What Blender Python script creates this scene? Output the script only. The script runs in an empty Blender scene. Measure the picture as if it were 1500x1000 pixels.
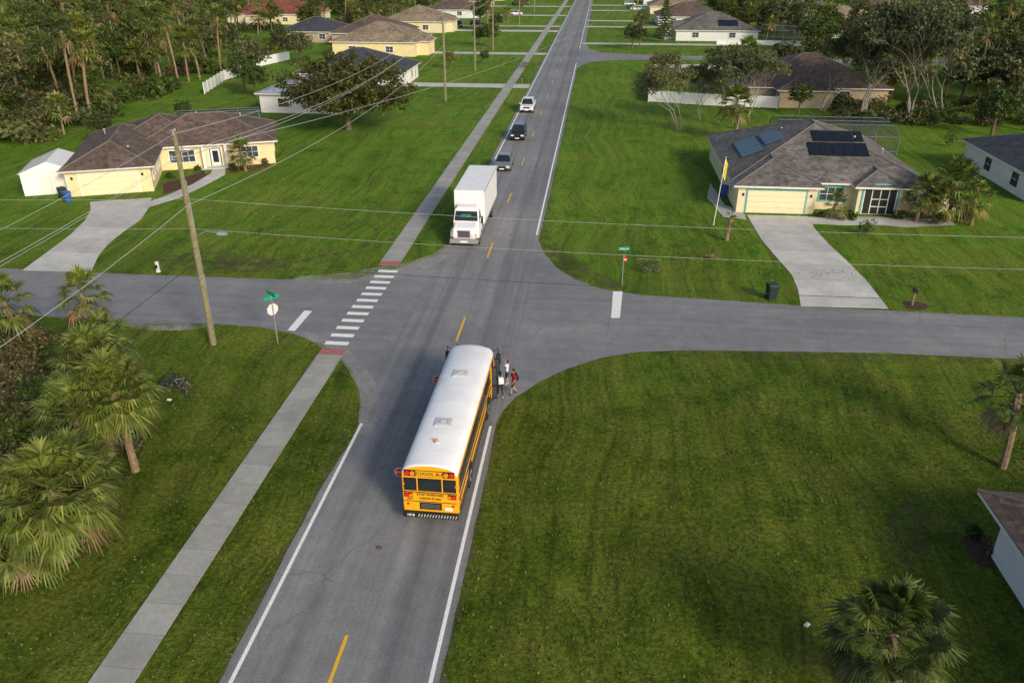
import bpy, bmesh, math, random
from math import sin, cos, pi, radians
from mathutils import Vector, Matrix
from mathutils.geometry import tessellate_polygon
random.seed(7)
S = bpy.context.scene
COL = S.collection
H = 22.5
PITCH = math.atan(580/1167.0); PSI = math.atan(134/1167.0*cos(PITCH)); F = 1167.0
cp, sp, cs, ss = cos(PITCH), sin(PITCH), cos(PSI), sin(PSI)
def G(a, b, z=0.0):
    """site survey: bearing/depression reading taken from the drone -> metres on the ground plane"""
    da, db = a-750.0, b-500.0
    t = (H-z)/(F*sp+db*cp)
    r, f = t*da, t*(F*cp-db*sp)
    return (r*cs-f*ss, r*ss+f*cs)

# ------------------------------------------------------------------ materials
def nmat(name):
    m = bpy.data.materials.new(name); m.use_nodes = True
    nt = m.node_tree; b = nt.nodes['Principled BSDF']
    return m, nt, b
def N(nt, typ, **kw):
    n = nt.nodes.new(typ)
    for k, v in kw.items():
        if k in n.inputs: n.inputs[k].default_value = v
        else: setattr(n, k, v)
    return n
def noise(nt, vec, scale, detail=4, rough=.6):
    n = N(nt, 'ShaderNodeTexNoise'); n.inputs['Scale'].default_value = scale
    n.inputs['Detail'].default_value = detail; n.inputs['Roughness'].default_value = rough
    nt.links.new(vec, n.inputs['Vector']); return n.outputs['Fac']
def ramp(nt, fac, stops):
    n = N(nt, 'ShaderNodeValToRGB'); cr = n.color_ramp
    while len(cr.elements) < len(stops): cr.elements.new(.5)
    for e, (p, c) in zip(cr.elements, stops):
        e.position = p; e.color = (*c, 1) if isinstance(c, tuple) else (c, c, c, 1)
    nt.links.new(fac, n.inputs[0]); return n.outputs[0]
def mix(nt, fac, a, b, mode='MIX'):
    n = N(nt, 'ShaderNodeMix', data_type='RGBA', blend_type=mode)
    for sock, val in ((n.inputs[0], fac), (n.inputs[6], a), (n.inputs[7], b)):
        if hasattr(val, 'links'): nt.links.new(val, sock)
        else: sock.default_value = val if not isinstance(val, tuple) else (*val, 1)
    return n.outputs[2]
def mth(nt, op, a, b=None, clamp=False):
    n = N(nt, 'ShaderNodeMath', operation=op, use_clamp=clamp)
    for i, v in enumerate((a, b)):
        if v is None: continue
        if hasattr(v, 'links'): nt.links.new(v, n.inputs[i])
        else: n.inputs[i].default_value = v
    return n.outputs[0]
def bump(nt, b, h, dist, strength=1):
    n = N(nt, 'ShaderNodeBump'); n.inputs['Strength'].default_value = strength; n.inputs['Distance'].default_value = dist
    nt.links.new(h, n.inputs['Height']); nt.links.new(n.outputs[0], b.inputs['Normal'])
def mapped(nt, tc, scale, rot=0):
    mp = N(nt, 'ShaderNodeMapping'); nt.links.new(tc, mp.inputs[0]); mp.inputs['Scale'].default_value = scale; mp.inputs['Rotation'].default_value = (0, 0, rot)
    return mp.outputs[0]
def simple(name, c, rough=.7, var=.15, scale=3, metal=0, bmp=0, spec=.4, coat=0):
    m, nt, b = nmat(name)
    tc = N(nt, 'ShaderNodeTexCoord').outputs['Object']
    f = noise(nt, tc, scale, 4)
    lo = tuple(x*(1-var) for x in c); hi = tuple(min(1, x*(1+var)) for x in c)
    nt.links.new(ramp(nt, f, [(.3, lo), (.7, hi)]), b.inputs['Base Color'])
    b.inputs['Roughness'].default_value = rough; b.inputs['Metallic'].default_value = metal
    b.inputs['Specular IOR Level'].default_value = spec; b.inputs['Coat Weight'].default_value = coat
    if bmp: bump(nt, b, noise(nt, tc, scale*8, 3), bmp)
    return m

def grass_mat():
    m, nt, b = nmat('grass')
    tc = N(nt, 'ShaderNodeTexCoord').outputs['Object']
    sep = N(nt, 'ShaderNodeSeparateXYZ'); nt.links.new(tc, sep.inputs[0])
    big = noise(nt, tc, .05, 4, .65); mid = noise(nt, tc, .33, 6, .72); fine = noise(nt, tc, 4.5, 4, .75); vf = noise(nt, tc, 24, 2, .8)
    A = ramp(nt, big, [(.32, (.056, .092, .006)), (.5, (.078, .120, .008)), (.68, (.108, .140, .012))])
    B = ramp(nt, big, [(.32, (.072, .170, .012)), (.5, (.102, .212, .015)), (.68, (.150, .225, .026))])
    mr = N(nt, 'ShaderNodeMapRange'); nt.links.new(sep.outputs[1], mr.inputs[0]); mr.inputs[1].default_value = 34; mr.inputs[2].default_value = 70
    base = mix(nt, mr.outputs[0], A, B)
    base = mix(nt, ramp(nt, mid, [(.44, .0), (.66, .60)]), base, (.165, .170, .028))
    base = mix(nt, 1.0, base, ramp(nt, mid, [(.34, .62), (.46, 1.0)]), 'MULTIPLY')
    base = mix(nt, 1.0, base, ramp(nt, fine, [(.3, .40), (.52, 1.0), (.72, 1.7)]), 'MULTIPLY')
    base = mix(nt, 1.0, base, ramp(nt, vf, [(.3, .45), (.7, 1.6)]), 'MULTIPLY')
    wob = N(nt, 'ShaderNodeVectorMath', operation='ADD'); nt.links.new(tc, wob.inputs[0])
    wn = N(nt, 'ShaderNodeTexNoise'); wn.inputs['Scale'].default_value = .06; wn.inputs['Detail'].default_value = 1; nt.links.new(tc, wn.inputs[0])
    wm = N(nt, 'ShaderNodeVectorMath', operation='SCALE'); wm.inputs['Scale'].default_value = 6; nt.links.new(wn.outputs['Color'], wm.inputs[0]); nt.links.new(wm.outputs[0], wob.inputs[1])
    st = noise(nt, mapped(nt, wob.outputs[0], (1.0, .012, 1), .04), 1.25, 2, .5)
    base = mix(nt, 1.0, base, ramp(nt, st, [(.38, .84), (.62, 1.14)]), 'MULTIPLY')
    st2 = noise(nt, mapped(nt, wob.outputs[0], (1.0, .01, 1), -.03), 3.6, 1, .5)
    base = mix(nt, 1.0, base, ramp(nt, st2, [(.34, .74), (.42, 1.0)]), 'MULTIPLY')
    dry = ramp(nt, noise(nt, tc, .15, 6, .74), [(.58, 0.0), (.72, .6)])
    base = mix(nt, dry, base, mix(nt, fine, (.05, .045, .012), (.20, .16, .05)))
    nt.links.new(base, b.inputs['Base Color']); b.inputs['Roughness'].default_value = .95; b.inputs['Specular IOR Level'].default_value = .12
    bump(nt, b, mth(nt, 'ADD', fine, mth(nt, 'MULTIPLY', vf, .5)), .14, .8)
    return m
def asphalt_mat():
    m, nt, b = nmat('asphalt')
    tc = N(nt, 'ShaderNodeTexCoord').outputs['Object']
    sep = N(nt, 'ShaderNodeSeparateXYZ'); nt.links.new(tc, sep.inputs[0])
    big = noise(nt, tc, .10, 5, .65); fine = noise(nt, tc, 12, 3, .8); med = noise(nt, tc, 1.1, 5, .7)
    base = ramp(nt, big, [(.3, (.165, .170, .180)), (.5, (.208, .211, .218)), (.7, (.262, .262, .264))])
    main = ramp(nt, mth(nt, 'ABSOLUTE', mth(nt, 'ADD', sep.outputs[0], 8.15)), [(.0, 1.0), (1.0, 1.0)])
    onmain = mth(nt, 'LESS_THAN', mth(nt, 'ABSOLUTE', mth(nt, 'ADD', sep.outputs[0], 8.15)), 3.9)
    dx = mth(nt, 'ABSOLUTE', mth(nt, 'SUBTRACT', mth(nt, 'ABSOLUTE', mth(nt, 'ADD', sep.outputs[0], 8.15)), 1.72))
    trk = ramp(nt, mth(nt, 'ABSOLUTE', mth(nt, 'SUBTRACT', dx, .82)), [(.0, 1.0), (.5, 0.0)])
    oil = ramp(nt, dx, [(0.0, 1.0), (.4, 0.0)])
    base = mix(nt, mth(nt, 'MULTIPLY', trk, .28), base, (.28, .28, .285))
    base = mix(nt, mth(nt, 'MULTIPLY', oil, .34), base, (.09, .09, .095))
    lane = ramp(nt, mth(nt, 'ABSOLUTE', mth(nt, 'ADD', sep.outputs[0], 5.6)), [(.9, 1.0), (1.0, 0.0)])
    base = mix(nt, mth(nt, 'MULTIPLY', lane, .28), base, (.12, .122, .13))
    st = noise(nt, mapped(nt, tc, (2.2, .04, 1)), 1.2, 4, .65)
    base = mix(nt, onmain, base, mix(nt, 1.0, base, ramp(nt, st, [(.3, .80), (.7, 1.15)]), 'MULTIPLY'))
    sx_ = noise(nt, mapped(nt, tc, (.03, 1.6, 1)), 1.0, 4, .6)
    base = mix(nt, mth(nt, 'SUBTRACT', 1.0, onmain), base, mix(nt, 1.0, base, ramp(nt, sx_, [(.3, .86), (.7, 1.1)]), 'MULTIPLY'))
    base = mix(nt, 1.0, base, ramp(nt, med, [(.3, .86), (.7, 1.12)]), 'MULTIPLY')
    base = mix(nt, 1.0, base, ramp(nt, fine, [(.3, .76), (.7, 1.22)]), 'MULTIPLY')
    vo = N(nt, 'ShaderNodeTexVoronoi', feature='DISTANCE_TO_EDGE'); vo.inputs['Scale'].default_value = .16
    wv = N(nt, 'ShaderNodeVectorMath', operation='ADD'); nt.links.new(tc, wv.inputs[0])
    nn = N(nt, 'ShaderNodeTexNoise'); nn.inputs['Scale'].default_value = .8; nt.links.new(tc, nn.inputs[0]); nt.links.new(nn.outputs['Color'], wv.inputs[1])
    nt.links.new(wv.outputs[0], vo.inputs['Vector'])
    ck = mth(nt, 'MULTIPLY', ramp(nt, vo.outputs['Distance'], [(.0, .55), (.007, 0.0)]), ramp(nt, big, [(.45, 0.0), (.6, 1.0)]))
    base = mix(nt, ck, base, (.06, .06, .06))
    nt.links.new(base, b.inputs['Base Color']); b.inputs['Roughness'].default_value = .85
    bump(nt, b, fine, .02)
    return m
def concrete_mat(name, c, joint=1.5):
    m, nt, b = nmat(name)
    tc = N(nt, 'ShaderNodeTexCoord').outputs['Object']
    sep = N(nt, 'ShaderNodeSeparateXYZ'); nt.links.new(tc, sep.inputs[0])
    f = noise(nt, tc, .5, 5, .7); g = noise(nt, tc, 9, 4, .7)
    base = ramp(nt, f, [(.3, tuple(x*.74 for x in c)), (.7, tuple(x*1.12 for x in c))])
    base = mix(nt, 1.0, base, ramp(nt, g, [(.3, .85), (.7, 1.1)]), 'MULTIPLY')
    fr = mth(nt, 'FRACT', mth(nt, 'DIVIDE', sep.outputs[1], joint))
    wn = N(nt, 'ShaderNodeTexWhiteNoise', noise_dimensions='1D'); nt.links.new(mth(nt, 'FLOOR', mth(nt, 'DIVIDE', sep.outputs[1], joint)), wn.inputs['W'])
    base = mix(nt, 1.0, base, ramp(nt, wn.outputs['Value'], [(0.0, .90), (1.0, 1.05)]), 'MULTIPLY')
    base = mix(nt, mth(nt, 'MULTIPLY', mth(nt, 'LESS_THAN', fr, .02), .6), base, tuple(x*.4 for x in c))
    stn = ramp(nt, noise(nt, tc, .9, 6, .75), [(.55, 0.0), (.7, .35)])
    base = mix(nt, stn, base, tuple(x*.5 for x in c))
    nt.links.new(base, b.inputs['Base Color']); b.inputs['Roughness'].default_value = .9
    return m
def patch_mat(name, c, lo=.42, hi=.6, scale=1.2, dens=.9):
    m, nt, b = nmat(name)
    tc = N(nt, 'ShaderNodeTexCoord').outputs['Object']
    f = noise(nt, tc, scale, 5, .72)
    nt.links.new(ramp(nt, noise(nt, tc, 6, 4), [(.3, tuple(x*.7 for x in c)), (.7, tuple(x*1.25 for x in c))]), b.inputs['Base Color'])
    b.inputs['Roughness'].default_value = .95
    nt.links.new(ramp(nt, f, [(lo, 0.0), (hi, dens)]), b.inputs['Alpha'])
    return m
def leaf_mat(name, c, c2, trans=.25):
    m, nt, b = nmat(name)
    g = N(nt, 'ShaderNodeNewGeometry'); tc = N(nt, 'ShaderNodeTexCoord').outputs['Object']
    oi = N(nt, 'ShaderNodeObjectInfo')
    r = ramp(nt, g.outputs['Random Per Island'], [(0, tuple(x*.55 for x in c)), (.5, c), (1, c2)])
    r = mix(nt, 1.0, r, ramp(nt, noise(nt, tc, .7, 2), [(.3, .55), (.7, 1.35)]), 'MULTIPLY')
    r = mix(nt, 1.0, r, ramp(nt, oi.outputs['Random'], [(0, (.75, .82, .8)), (.5, (1.0, 1.0, 1.0)), (1, (1.25, 1.15, .9))]), 'MULTIPLY')
    nt.links.new(r, b.inputs['Base Color']); b.inputs['Roughness'].default_value = .6; b.inputs['Specular IOR Level'].default_value = .3
    tr = N(nt, 'ShaderNodeBsdfTranslucent'); nt.links.new(r, tr.inputs[0])
    mx = N(nt, 'ShaderNodeMixShader'); mx.inputs[0].default_value = trans
    nt.links.new(b.outputs[0], mx.inputs[1]); nt.links.new(tr.outputs[0], mx.inputs[2])
    nt.links.new(mx.outputs[0], nt.nodes['Material Output'].inputs['Surface'])
    return m
def shingle_mat(name, c):
    m, nt, b = nmat(name)
    tc = N(nt, 'ShaderNodeTexCoord').outputs['Object']
    sep = N(nt, 'ShaderNodeSeparateXYZ'); nt.links.new(tc, sep.inputs[0])
    vo = N(nt, 'ShaderNodeTexVoronoi'); vo.inputs['Scale'].default_value = 2.6; nt.links.new(tc, vo.inputs['Vector'])
    sc = N(nt, 'ShaderNodeSeparateColor'); nt.links.new(vo.outputs['Color'], sc.inputs[0])
    base = ramp(nt, sc.outputs[0], [(0, tuple(x*.6 for x in c)), (1, tuple(x*1.4 for x in c))])
    base = mix(nt, 1.0, base, ramp(nt, noise(nt, tc, .35, 5), [(.3, .72), (.7, 1.28)]), 'MULTIPLY')
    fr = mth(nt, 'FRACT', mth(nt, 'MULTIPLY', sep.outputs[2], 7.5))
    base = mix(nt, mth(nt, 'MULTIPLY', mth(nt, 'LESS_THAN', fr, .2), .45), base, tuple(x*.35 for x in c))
    nt.links.new(base, b.inputs['Base Color']); b.inputs['Roughness'].default_value = .9
    return m
MT = {}
MT['grass'] = grass_mat(); MT['asphalt'] = asphalt_mat()
MT['sidewalk'] = concrete_mat('sidewalk_concrete', (.37, .37, .34), 1.52)
MT['drive'] = concrete_mat('driveway_concrete', (.56, .55, .51), 3.2)
MT['paintw'] = simple('road_paint_white', (.80, .80, .78), .7, .12, 7)
MT['painty'] = simple('road_paint_yellow', (.78, .43, .03), .7, .15, 7)
MT['redpad'] = simple('tactile_red', (.36, .13, .12), .8, .2, 5)
MT['sand'] = patch_mat('sand_shoulder', (.46, .44, .40), .34, .78, .5, .85)
MT['edge'] = patch_mat('worn_verge', (.15, .14, .07), .42, .74, 1.2, .6)
MT['dirt'] = patch_mat('dirt_patch', (.105, .080, .035), .44, .68, 1.3, .7)
MT['mulch'] = simple('mulch', (.085, .04, .028), .95, .5, 9, bmp=.05)
MT['stone'] = simple('white_stone_bed', (.45, .43, .40), .9, .35, 14, bmp=.04)
MT['bus_y'] = simple('bus_yellow', (.88, .42, .008), .35, .05, 2, coat=.3)
MT['white'] = simple('white_paint', (.80, .81, .82), .4, .05, 1.5)
MT['roofw'] = simple('bus_roof_white', (.78, .79, .81), .6, .07, .9)
MT['black'] = simple('black_trim', (.015, .015, .016), .5, .3, 4)
MT['rubber'] = simple('tyre_rubber', (.02, .02, .02), .85, .3, 6)
MT['glass'] = simple('dark_glass', (.018, .022, .028), .08, .3, 1.2, spec=.6)
MT['glassl'] = simple('window_glass', (.05, .065, .08), .08, .4, .8, spec=.7)
MT['chrome'] = simple('bright_metal', (.55, .56, .58), .3, .1, 4, metal=.8)
MT['greym'] = simple('grey_metal', (.32, .33, .34), .5, .15, 4, metal=.3)
MT['hatch'] = simple('roof_hatch_grey', (.48, .49, .50), .6, .1, 3)
MT['red'] = simple('red_lens', (.65, .02, .015), .3, .1, 4)
MT['amber'] = simple('amber_lens', (.85, .25, .01), .3, .1, 4)
MT['lens'] = simple('clear_lens', (.8, .8, .78), .15, .1, 4)
MT['signred'] = simple('sign_red', (.55, .015, .02), .5, .05, 4)
MT['signback'] = simple('sign_back', (.62, .63, .64), .5, .1, 4)
MT['signgreen'] = simple('sign_green', (.0, .32, .17), .5, .05, 4)
MT['wood'] = simple('weathered_wood', (.22, .20, .115), .9, .3, 6, bmp=.02)
MT['carsilver'] = simple('silver_paint', (.22, .25, .28), .3, .05, 2, metal=.4, coat=.5)
MT['carblack'] = simple('black_paint', (.015, .016, .02), .2, .1, 2, coat=.6)
MT['carwhite'] = simple('white_car_paint', (.75, .76, .77), .3, .04, 2, coat=.5)
MT['cream'] = simple('cream_stucco', (.76, .63, .36), .9, .06, 1.5, bmp=.01)
MT['cream2'] = simple('pale_yellow_stucco', (.70, .62, .41), .9, .06, 1.5, bmp=.01)
MT['creamd'] = simple('cream_garage_door', (.78, .70, .47), .7, .04, 1.5)
MT['tan'] = simple('tan_stucco', (.42, .34, .24), .9, .08, 1.5)
MT['wallw'] = simple('white_stucco', (.70, .71, .71), .9, .05, 1.5)
MT['teal'] = simple('teal_trim', (.13, .42, .42), .7, .08, 2)
MT['trim'] = simple('white_trim', (.74, .73, .70), .6, .05, 2)
MT['rbrown'] = shingle_mat('brown_shingles', (.110, .078, .062))
MT['rgrey'] = shingle_mat('grey_shingles', (.130, .120, .112))
MT['rtan'] = shingle_mat('tan_shingles', (.24, .185, .125))
MT['rblack'] = shingle_mat('charcoal_shingles', (.045, .05, .06))
MT['rred'] = shingle_mat('red_tiles', (.20, .06, .04))
MT['rlight'] = shingle_mat('pale_roof', (.33, .38, .44))
MT['cap'] = simple('ridge_cap', (.16, .135, .115), .9, .2, 5)
MT['solar'] = simple('solar_panel', (.008, .010, .016), .35, .3, 3, spec=.4)
MT['solarb'] = simple('solar_panel_blue', (.035, .07, .11), .3, .3, 3, spec=.6)
MT['mesh'] = simple('cage_screen_frame', (.13, .14, .15), .5, .2, 3)
MT['screen'] = patch_mat('cage_screen', (.04, .045, .05), .0, .01, 1, .35)
MT['bark'] = simple('bark', (.13, .10, .075), .95, .4, 5, bmp=.03)
MT['barkg'] = simple('grey_bark', (.26, .24, .20), .95, .35, 4)
MT['palmtrunk'] = simple('palm_trunk', (.26, .19, .12), .95, .4, 6, bmp=.04)
MT['palm'] = leaf_mat('palm_leaf', (.120, .168, .028), (.27, .29, .075))
MT['palmd'] = leaf_mat('palm_leaf_dark', (.080, .118, .022), (.18, .20, .048))
MT['palmdead'] = leaf_mat('dead_palm_leaf', (.22, .15, .075), (.32, .24, .12), .1)
MT['oak'] = leaf_mat('oak_leaf', (.055, .074, .020), (.115, .125, .042))
MT['leafg'] = leaf_mat('shrub_leaf', (.060, .108, .020), (.13, .17, .038))
MT['leafo'] = leaf_mat('olive_leaf', (.125, .145, .055), (.21, .215, .10))
MT['brush'] = leaf_mat('dry_brush', (.095, .085, .04), (.19, .155, .08), .1)
MT['tuft'] = leaf_mat('grass_blades', (.09, .145, .014), (.21, .22, .05), .2)
MT['wire'] = simple('wire', (.40, .40, .40), .6, .05, 1)
MT['wired'] = simple('dark_wire', (.03, .03, .03), .6, .05, 1)
MT['bin'] = simple('bin_green', (.018, .035, .03), .5, .1, 3)
MT['blue'] = simple('blue_plastic', (.03, .10, .35), .5, .1, 3)
MT['yflag'] = simple('yellow_flag', (.75, .62, .05), .8, .1, 3)
MT['skin'] = simple('skin', (.48, .28, .19), .6, .08, 8)
MT['hair'] = simple('dark_hair', (.03, .018, .012), .7, .2, 20)
MT['hairb'] = simple('brown_hair', (.09, .045, .025), .7, .2, 20)
MT['shirtr'] = simple('red_cloth', (.48, .012, .02), .9, .15, 8)
MT['shirtw'] = simple('white_cloth', (.74, .75, .82), .9, .1, 8)
MT['clothk'] = simple('black_cloth', (.02, .02, .024), .9, .3, 8)
MT['clothb'] = simple('navy_cloth', (.03, .04, .08), .9, .2, 8)
MT['carpet'] = simple('bus_interior', (.04, .04, .045), .9, .2, 3)

# ------------------------------------------------------------------ mesh builder
class MB:
    def __init__(s): s.v = []; s.f = []; s.m = []; s.ml = []; s.M = Matrix()
    def mi(s, k):
        if k not in s.ml: s.ml.append(k)
        return s.ml.index(k)
    def add(s, vs, fs, k):
        o = len(s.v); i = s.mi(k); M = s.M
        for p in vs: s.v.append(tuple(M @ Vector(p)))
        for f in fs: s.f.append([o+a for a in f]); s.m.append(i)
    def raw(s, vs, fs, k):
        o = len(s.v); i = s.mi(k); s.v.extend(vs)
        for f in fs: s.f.append([o+a for a in f]); s.m.append(i)
    def box(s, x0, x1, y0, y1, z0, z1, k):
        s.add([(x0,y0,z0),(x1,y0,z0),(x1,y1,z0),(x0,y1,z0),(x0,y0,z1),(x1,y0,z1),(x1,y1,z1),(x0,y1,z1)],
              [(0,3,2,1),(4,5,6,7),(0,1,5,4),(1,2,6,5),(2,3,7,6),(3,0,4,7)], k)
    def frustum(s, b, z0, t, z1, k, kt=None):
        vs = [(b[0],b[2],z0),(b[1],b[2],z0),(b[1],b[3],z0),(b[0],b[3],z0),(t[0],t[2],z1),(t[1],t[2],z1),(t[1],t[3],z1),(t[0],t[3],z1)]
        s.add(vs, [(0,3,2,1),(0,1,5,4),(1,2,6,5),(2,3,7,6),(3,0,4,7)], k)
        s.add(vs[4:], [(0,1,2,3)], kt or k)
    def extrude(s, prof, x0, x1, k):
        n = len(prof)
        vs = [(x0,y,z) for y,z in prof]+[(x1,y,z) for y,z in prof]
        fs = [[i,(i+1)%n,n+(i+1)%n,n+i] for i in range(n)]+[list(range(n))[::-1], list(range(n,2*n))]
        s.add(vs, fs, k)
    def tube(s, pts, rs, n, k, cap=True):
        pts = [Vector(p) for p in pts]
        if not isinstance(rs, (list, tuple)): rs = [rs]*len(pts)
        vs = []; fs = []
        for i, p in enumerate(pts):
            d = (pts[min(i+1,len(pts)-1)]-pts[max(i-1,0)]).normalized()
            a = d.orthogonal().normalized() if abs(d.z) > .95 else d.cross(Vector((0,0,1))).normalized()
            b = d.cross(a)
            for j in range(n):
                t = 2*pi*j/n; vs.append(p+(a*cos(t)+b*sin(t))*rs[i])
        for i in range(len(pts)-1):
            for j in range(n):
                fs.append((i*n+j, i*n+(j+1)%n, (i+1)*n+(j+1)%n, (i+1)*n+j))
        if cap: fs += [tuple(range(n))[::-1], tuple((len(pts)-1)*n+j for j in range(n))]
        s.add(vs, fs, k)
    def disc(s, c, axis, r, w, n, k):
        c = Vector(c); a = Vector(axis).normalized(); s.tube([c-a*w/2, c+a*w/2], r, n, k)
    def wheel(s, x, y, r, w, side):
        s.disc((x, y, r), (1,0,0), r, w, 20, 'rubber'); s.disc((x+side*w*.5, y, r), (1,0,0), r*.58, .03, 14, 'chrome')
        s.disc((x+side*(w*.5+.02), y, r), (1,0,0), r*.22, .05, 8, 'black')
    def obj(s, name, parent=None, smooth=False, bevel=0, loc=(0,0,0), rot=0):
        me = bpy.data.meshes.new(name); me.from_pydata([tuple(v) for v in s.v], [], s.f)
        for k in s.ml: me.materials.append(MT[k])
        me.polygons.foreach_set('material_index', s.m)
        if smooth: me.polygons.foreach_set('use_smooth', [True]*len(me.polygons))
        me.update()
        o = bpy.data.objects.new(name, me); COL.objects.link(o)
        o.location = loc; o.rotation_euler = (0,0,rot)
        if parent: o.parent = parent
        if bevel:
            b = o.modifiers.new('bevel', 'BEVEL'); b.width = bevel; b.segments = 2; b.limit_method = 'ANGLE'
        return o
def empty(name, loc=(0,0,0), rot=0):
    e = bpy.data.objects.new(name, None); COL.objects.link(e); e.location = loc; e.rotation_euler = (0,0,rot); e.empty_display_size = .5
    return e
def resample(pts, step, jit, ymax=260):
    out = []; n = len(pts)
    for i in range(n):
        a = Vector(pts[i]); b = Vector(pts[(i+1)%n]); L = (b-a).length
        k = max(1, int(L/step)) if (a.y < ymax and b.y < ymax and L < 200) else 1
        nn = Vector((-(b-a).y, (b-a).x)).normalized()
        for j in range(k):
            p = a.lerp(b, j/k)
            if j or jit: p = p+nn*random.uniform(-jit, jit)
            out.append((p.x, p.y))
    return out
def sheet(name, pts, z, k, step=0, jit=0, thick=0, parent=None):
    if step: pts = resample(pts, step, jit)
    vs = [Vector((p[0], p[1], z)) for p in pts]
    tri = tessellate_polygon([vs])
    fs = []
    for t in tri:
        a, b, c = (vs[i] for i in t)
        if (b-a).cross(c-a).z < 0: t = t[::-1]
        fs.append(list(t))
    n = len(vs)
    if thick:
        vs = vs+[Vector((p.x, p.y, z-thick)) for p in vs]
        fs += [[i, i+n, (i+1)%n+n, (i+1)%n] for i in range(n)]
    mb = MB(); mb.raw([tuple(v) for v in vs], fs, k)
    return mb.obj(name, parent)
def GP(*a): return [G(*p) for p in a]
def rounded(pts, it=2):
    for _ in range(it):
        q = []
        for i in range(len(pts)):
            a = Vector(pts[i]); b = Vector(pts[(i+1)%len(pts)])
            q += [tuple(a*.75+b*.25), tuple(a*.25+b*.75)]
        pts = q
    return pts

# ------------------------------------------------------------------ ground & roads
mb = MB()
mb.raw([(-1500,-300,0),(1500,-300,0),(1500,3000,0),(-1500,3000,0)], [(0,1,2,3)], 'grass'); mb.obj('ground')
outline = [(-4.4,-40), (-4.4,31)] + GP((728,618),(738,600),(755,582),(788,561),(828,541),(880,524),(940,515),(1000,513),(1300,517)) + \
 [(190,45.9),(190,52.4)] + GP((1500,465),(1200,450),(1060,440),(940,432),(880,423),(842,409),(815,392),(797,371),(789,352)) + \
 [(-4.25,80),(-4.25,170)] + GP((849,98),(862,92),(900,88),(960,88),(1010,88)) + [(120,180),(120,188)] + GP((1000,82),(930,80),(880,77),(862,71),(858,62)) + \
 [(-4.25,900),(-11.95,900),(-11.95,75)] + GP((655,361),(640,374),(612,385),(585,392),(560,400),(520,408),(470,410),(400,409),(200,402),(20,394)) + \
 [(-200,53.7),(-200,45.6)] + GP((50,462),(200,474),(300,474),(380,479),(430,489),(470,504),(497,521),(515,543),(527,572),(530,598),(524,628)) + [(-11.9,28),(-11.9,-40)]
sheet('road', outline, .012, 'asphalt', .8, .03)
sheet('sand_shoulder', rounded(GP((440,482),(475,495),(510,512),(535,536),(552,565),(560,605),(535,650),(524,632),(528,600),(524,570),(510,540),(490,518),(455,502))), .016, 'sand', .5,.05)
sheet('sand_shoulder', rounded(GP((655,356),(640,370),(600,384),(560,390),(500,402),(430,405),(430,416),(500,416),(570,409),(640,390),(668,365))), .016, 'sand', .5,.05)
for x0,x1,y0,y1 in ((-12.2,-11.85,-40,36),(-12.25,-11.85,66,300),(-4.5,-4.15,-40,34),(-4.35,-3.95,66,180)):
    sheet('worn_verge', [(x0,y0),(x1,y0),(x1,y1),(x0,y1)], .006, 'edge')
sheet('sand_shoulder', rounded(GP((180,467),(300,464),(310,483),(190,485))), .007, 'sand')
mk = MB()
def rect(x0,x1,y0,y1,k,z=.022): mk.raw([(x0,y0,z),(x1,y0,z),(x1,y1,z),(x0,y1,z)], [(0,1,2,3)], k)
rect(-11.58,-11.43,-40,34.6,'paintw'); rect(-4.80,-4.65,-40,35.0,'paintw')
rect(-4.70,-4.55,65.8,179,'paintw'); rect(-11.6,-11.45,68,900,'paintw'); rect(-4.70,-4.55,205,900,'paintw')
rect(-8.22,-8.08,16.8,20.5,'painty'); rect(-8.22,-8.08,30,33.5,'painty')
y = 44.7
while y < 500: rect(-8.22,-8.08,y,y+3.6,'painty'); y += 15.1
for i in range(12):
    y = 43.4+i*1.135; rect(-16.35+.02*i,-14.85+.02*i,y,y+.46,'paintw')
for q in (((446,455),(457,456),(432,485),(421,484)), ((898,427),(912,427),(908,466),(895,466))):
    mk.raw([(*G(*p),.022) for p in q][::-1], [(0,1,2,3)], 'paintw')
mk.obj('road_markings')
sheet('sidewalk', [(-16.35,-40),(-14.8,-40),(-14.75,42.0),(-16.3,42.0)], .05, 'sidewalk', 0,0,.08)
sheet('sidewalk', [(-16.45,58.2),(-14.85,58.2),(-14.75,420),(-16.35,420)], .05, 'sidewalk', 0,0,.08)
sheet('tactile_pad', [(-16.3,42.0),(-14.75,42.0),(-14.75,42.8),(-16.3,42.8)], .045, 'redpad', 0,0,.08)
sheet('tactile_pad', [(-16.45,57.4),(-14.85,57.4),(-14.85,58.2),(-16.45,58.2)], .045, 'redpad', 0,0,.08)
sheet('driveway', GP((132,296),(222,290),(217,306),(206,322),(180,340),(158,358),(144,375),(133,399),(33,396),(66,372),(102,345),(124,324),(133,308)), .028, 'drive', 0,0,.05)
sheet('footpath', GP((215,297),(246,286),(282,270),(308,255),(312,247),(330,246),(330,256),(300,272),(262,290),(217,304)), .022, 'drive', 0,0,.05)
sheet('driveway', GP((1094,315),(1183,317),(1194,336),(1214,358),(1240,382),(1270,412),(1301,452),(1173,448),(1169,425),(1160,403),(1140,380),(1116,352)), .028, 'drive', 0,0,.05)
sheet('footpath', GP((1183,318),(1290,322),(1300,328),(1240,330),(1190,328)), .022, 'drive', 0,0,.05)
for x0,x1,y0,y1 in ((-52,-12,144.5,149),(-42,-12,192,196),(-60,-12,246,251),(-60,-12,262,266),(-60,-12,304,309),(-60,-12,350,356),(-4.2,32,215,219),(-4.2,30,262,266),(-4.2,30,284,288),(-4.2,30,330,335),(-4.2,30,360,365)):
    sheet('driveway', [(x0,y0),(x1,y0),(x1,y1),(x0,y1)], .030, 'drive')
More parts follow.
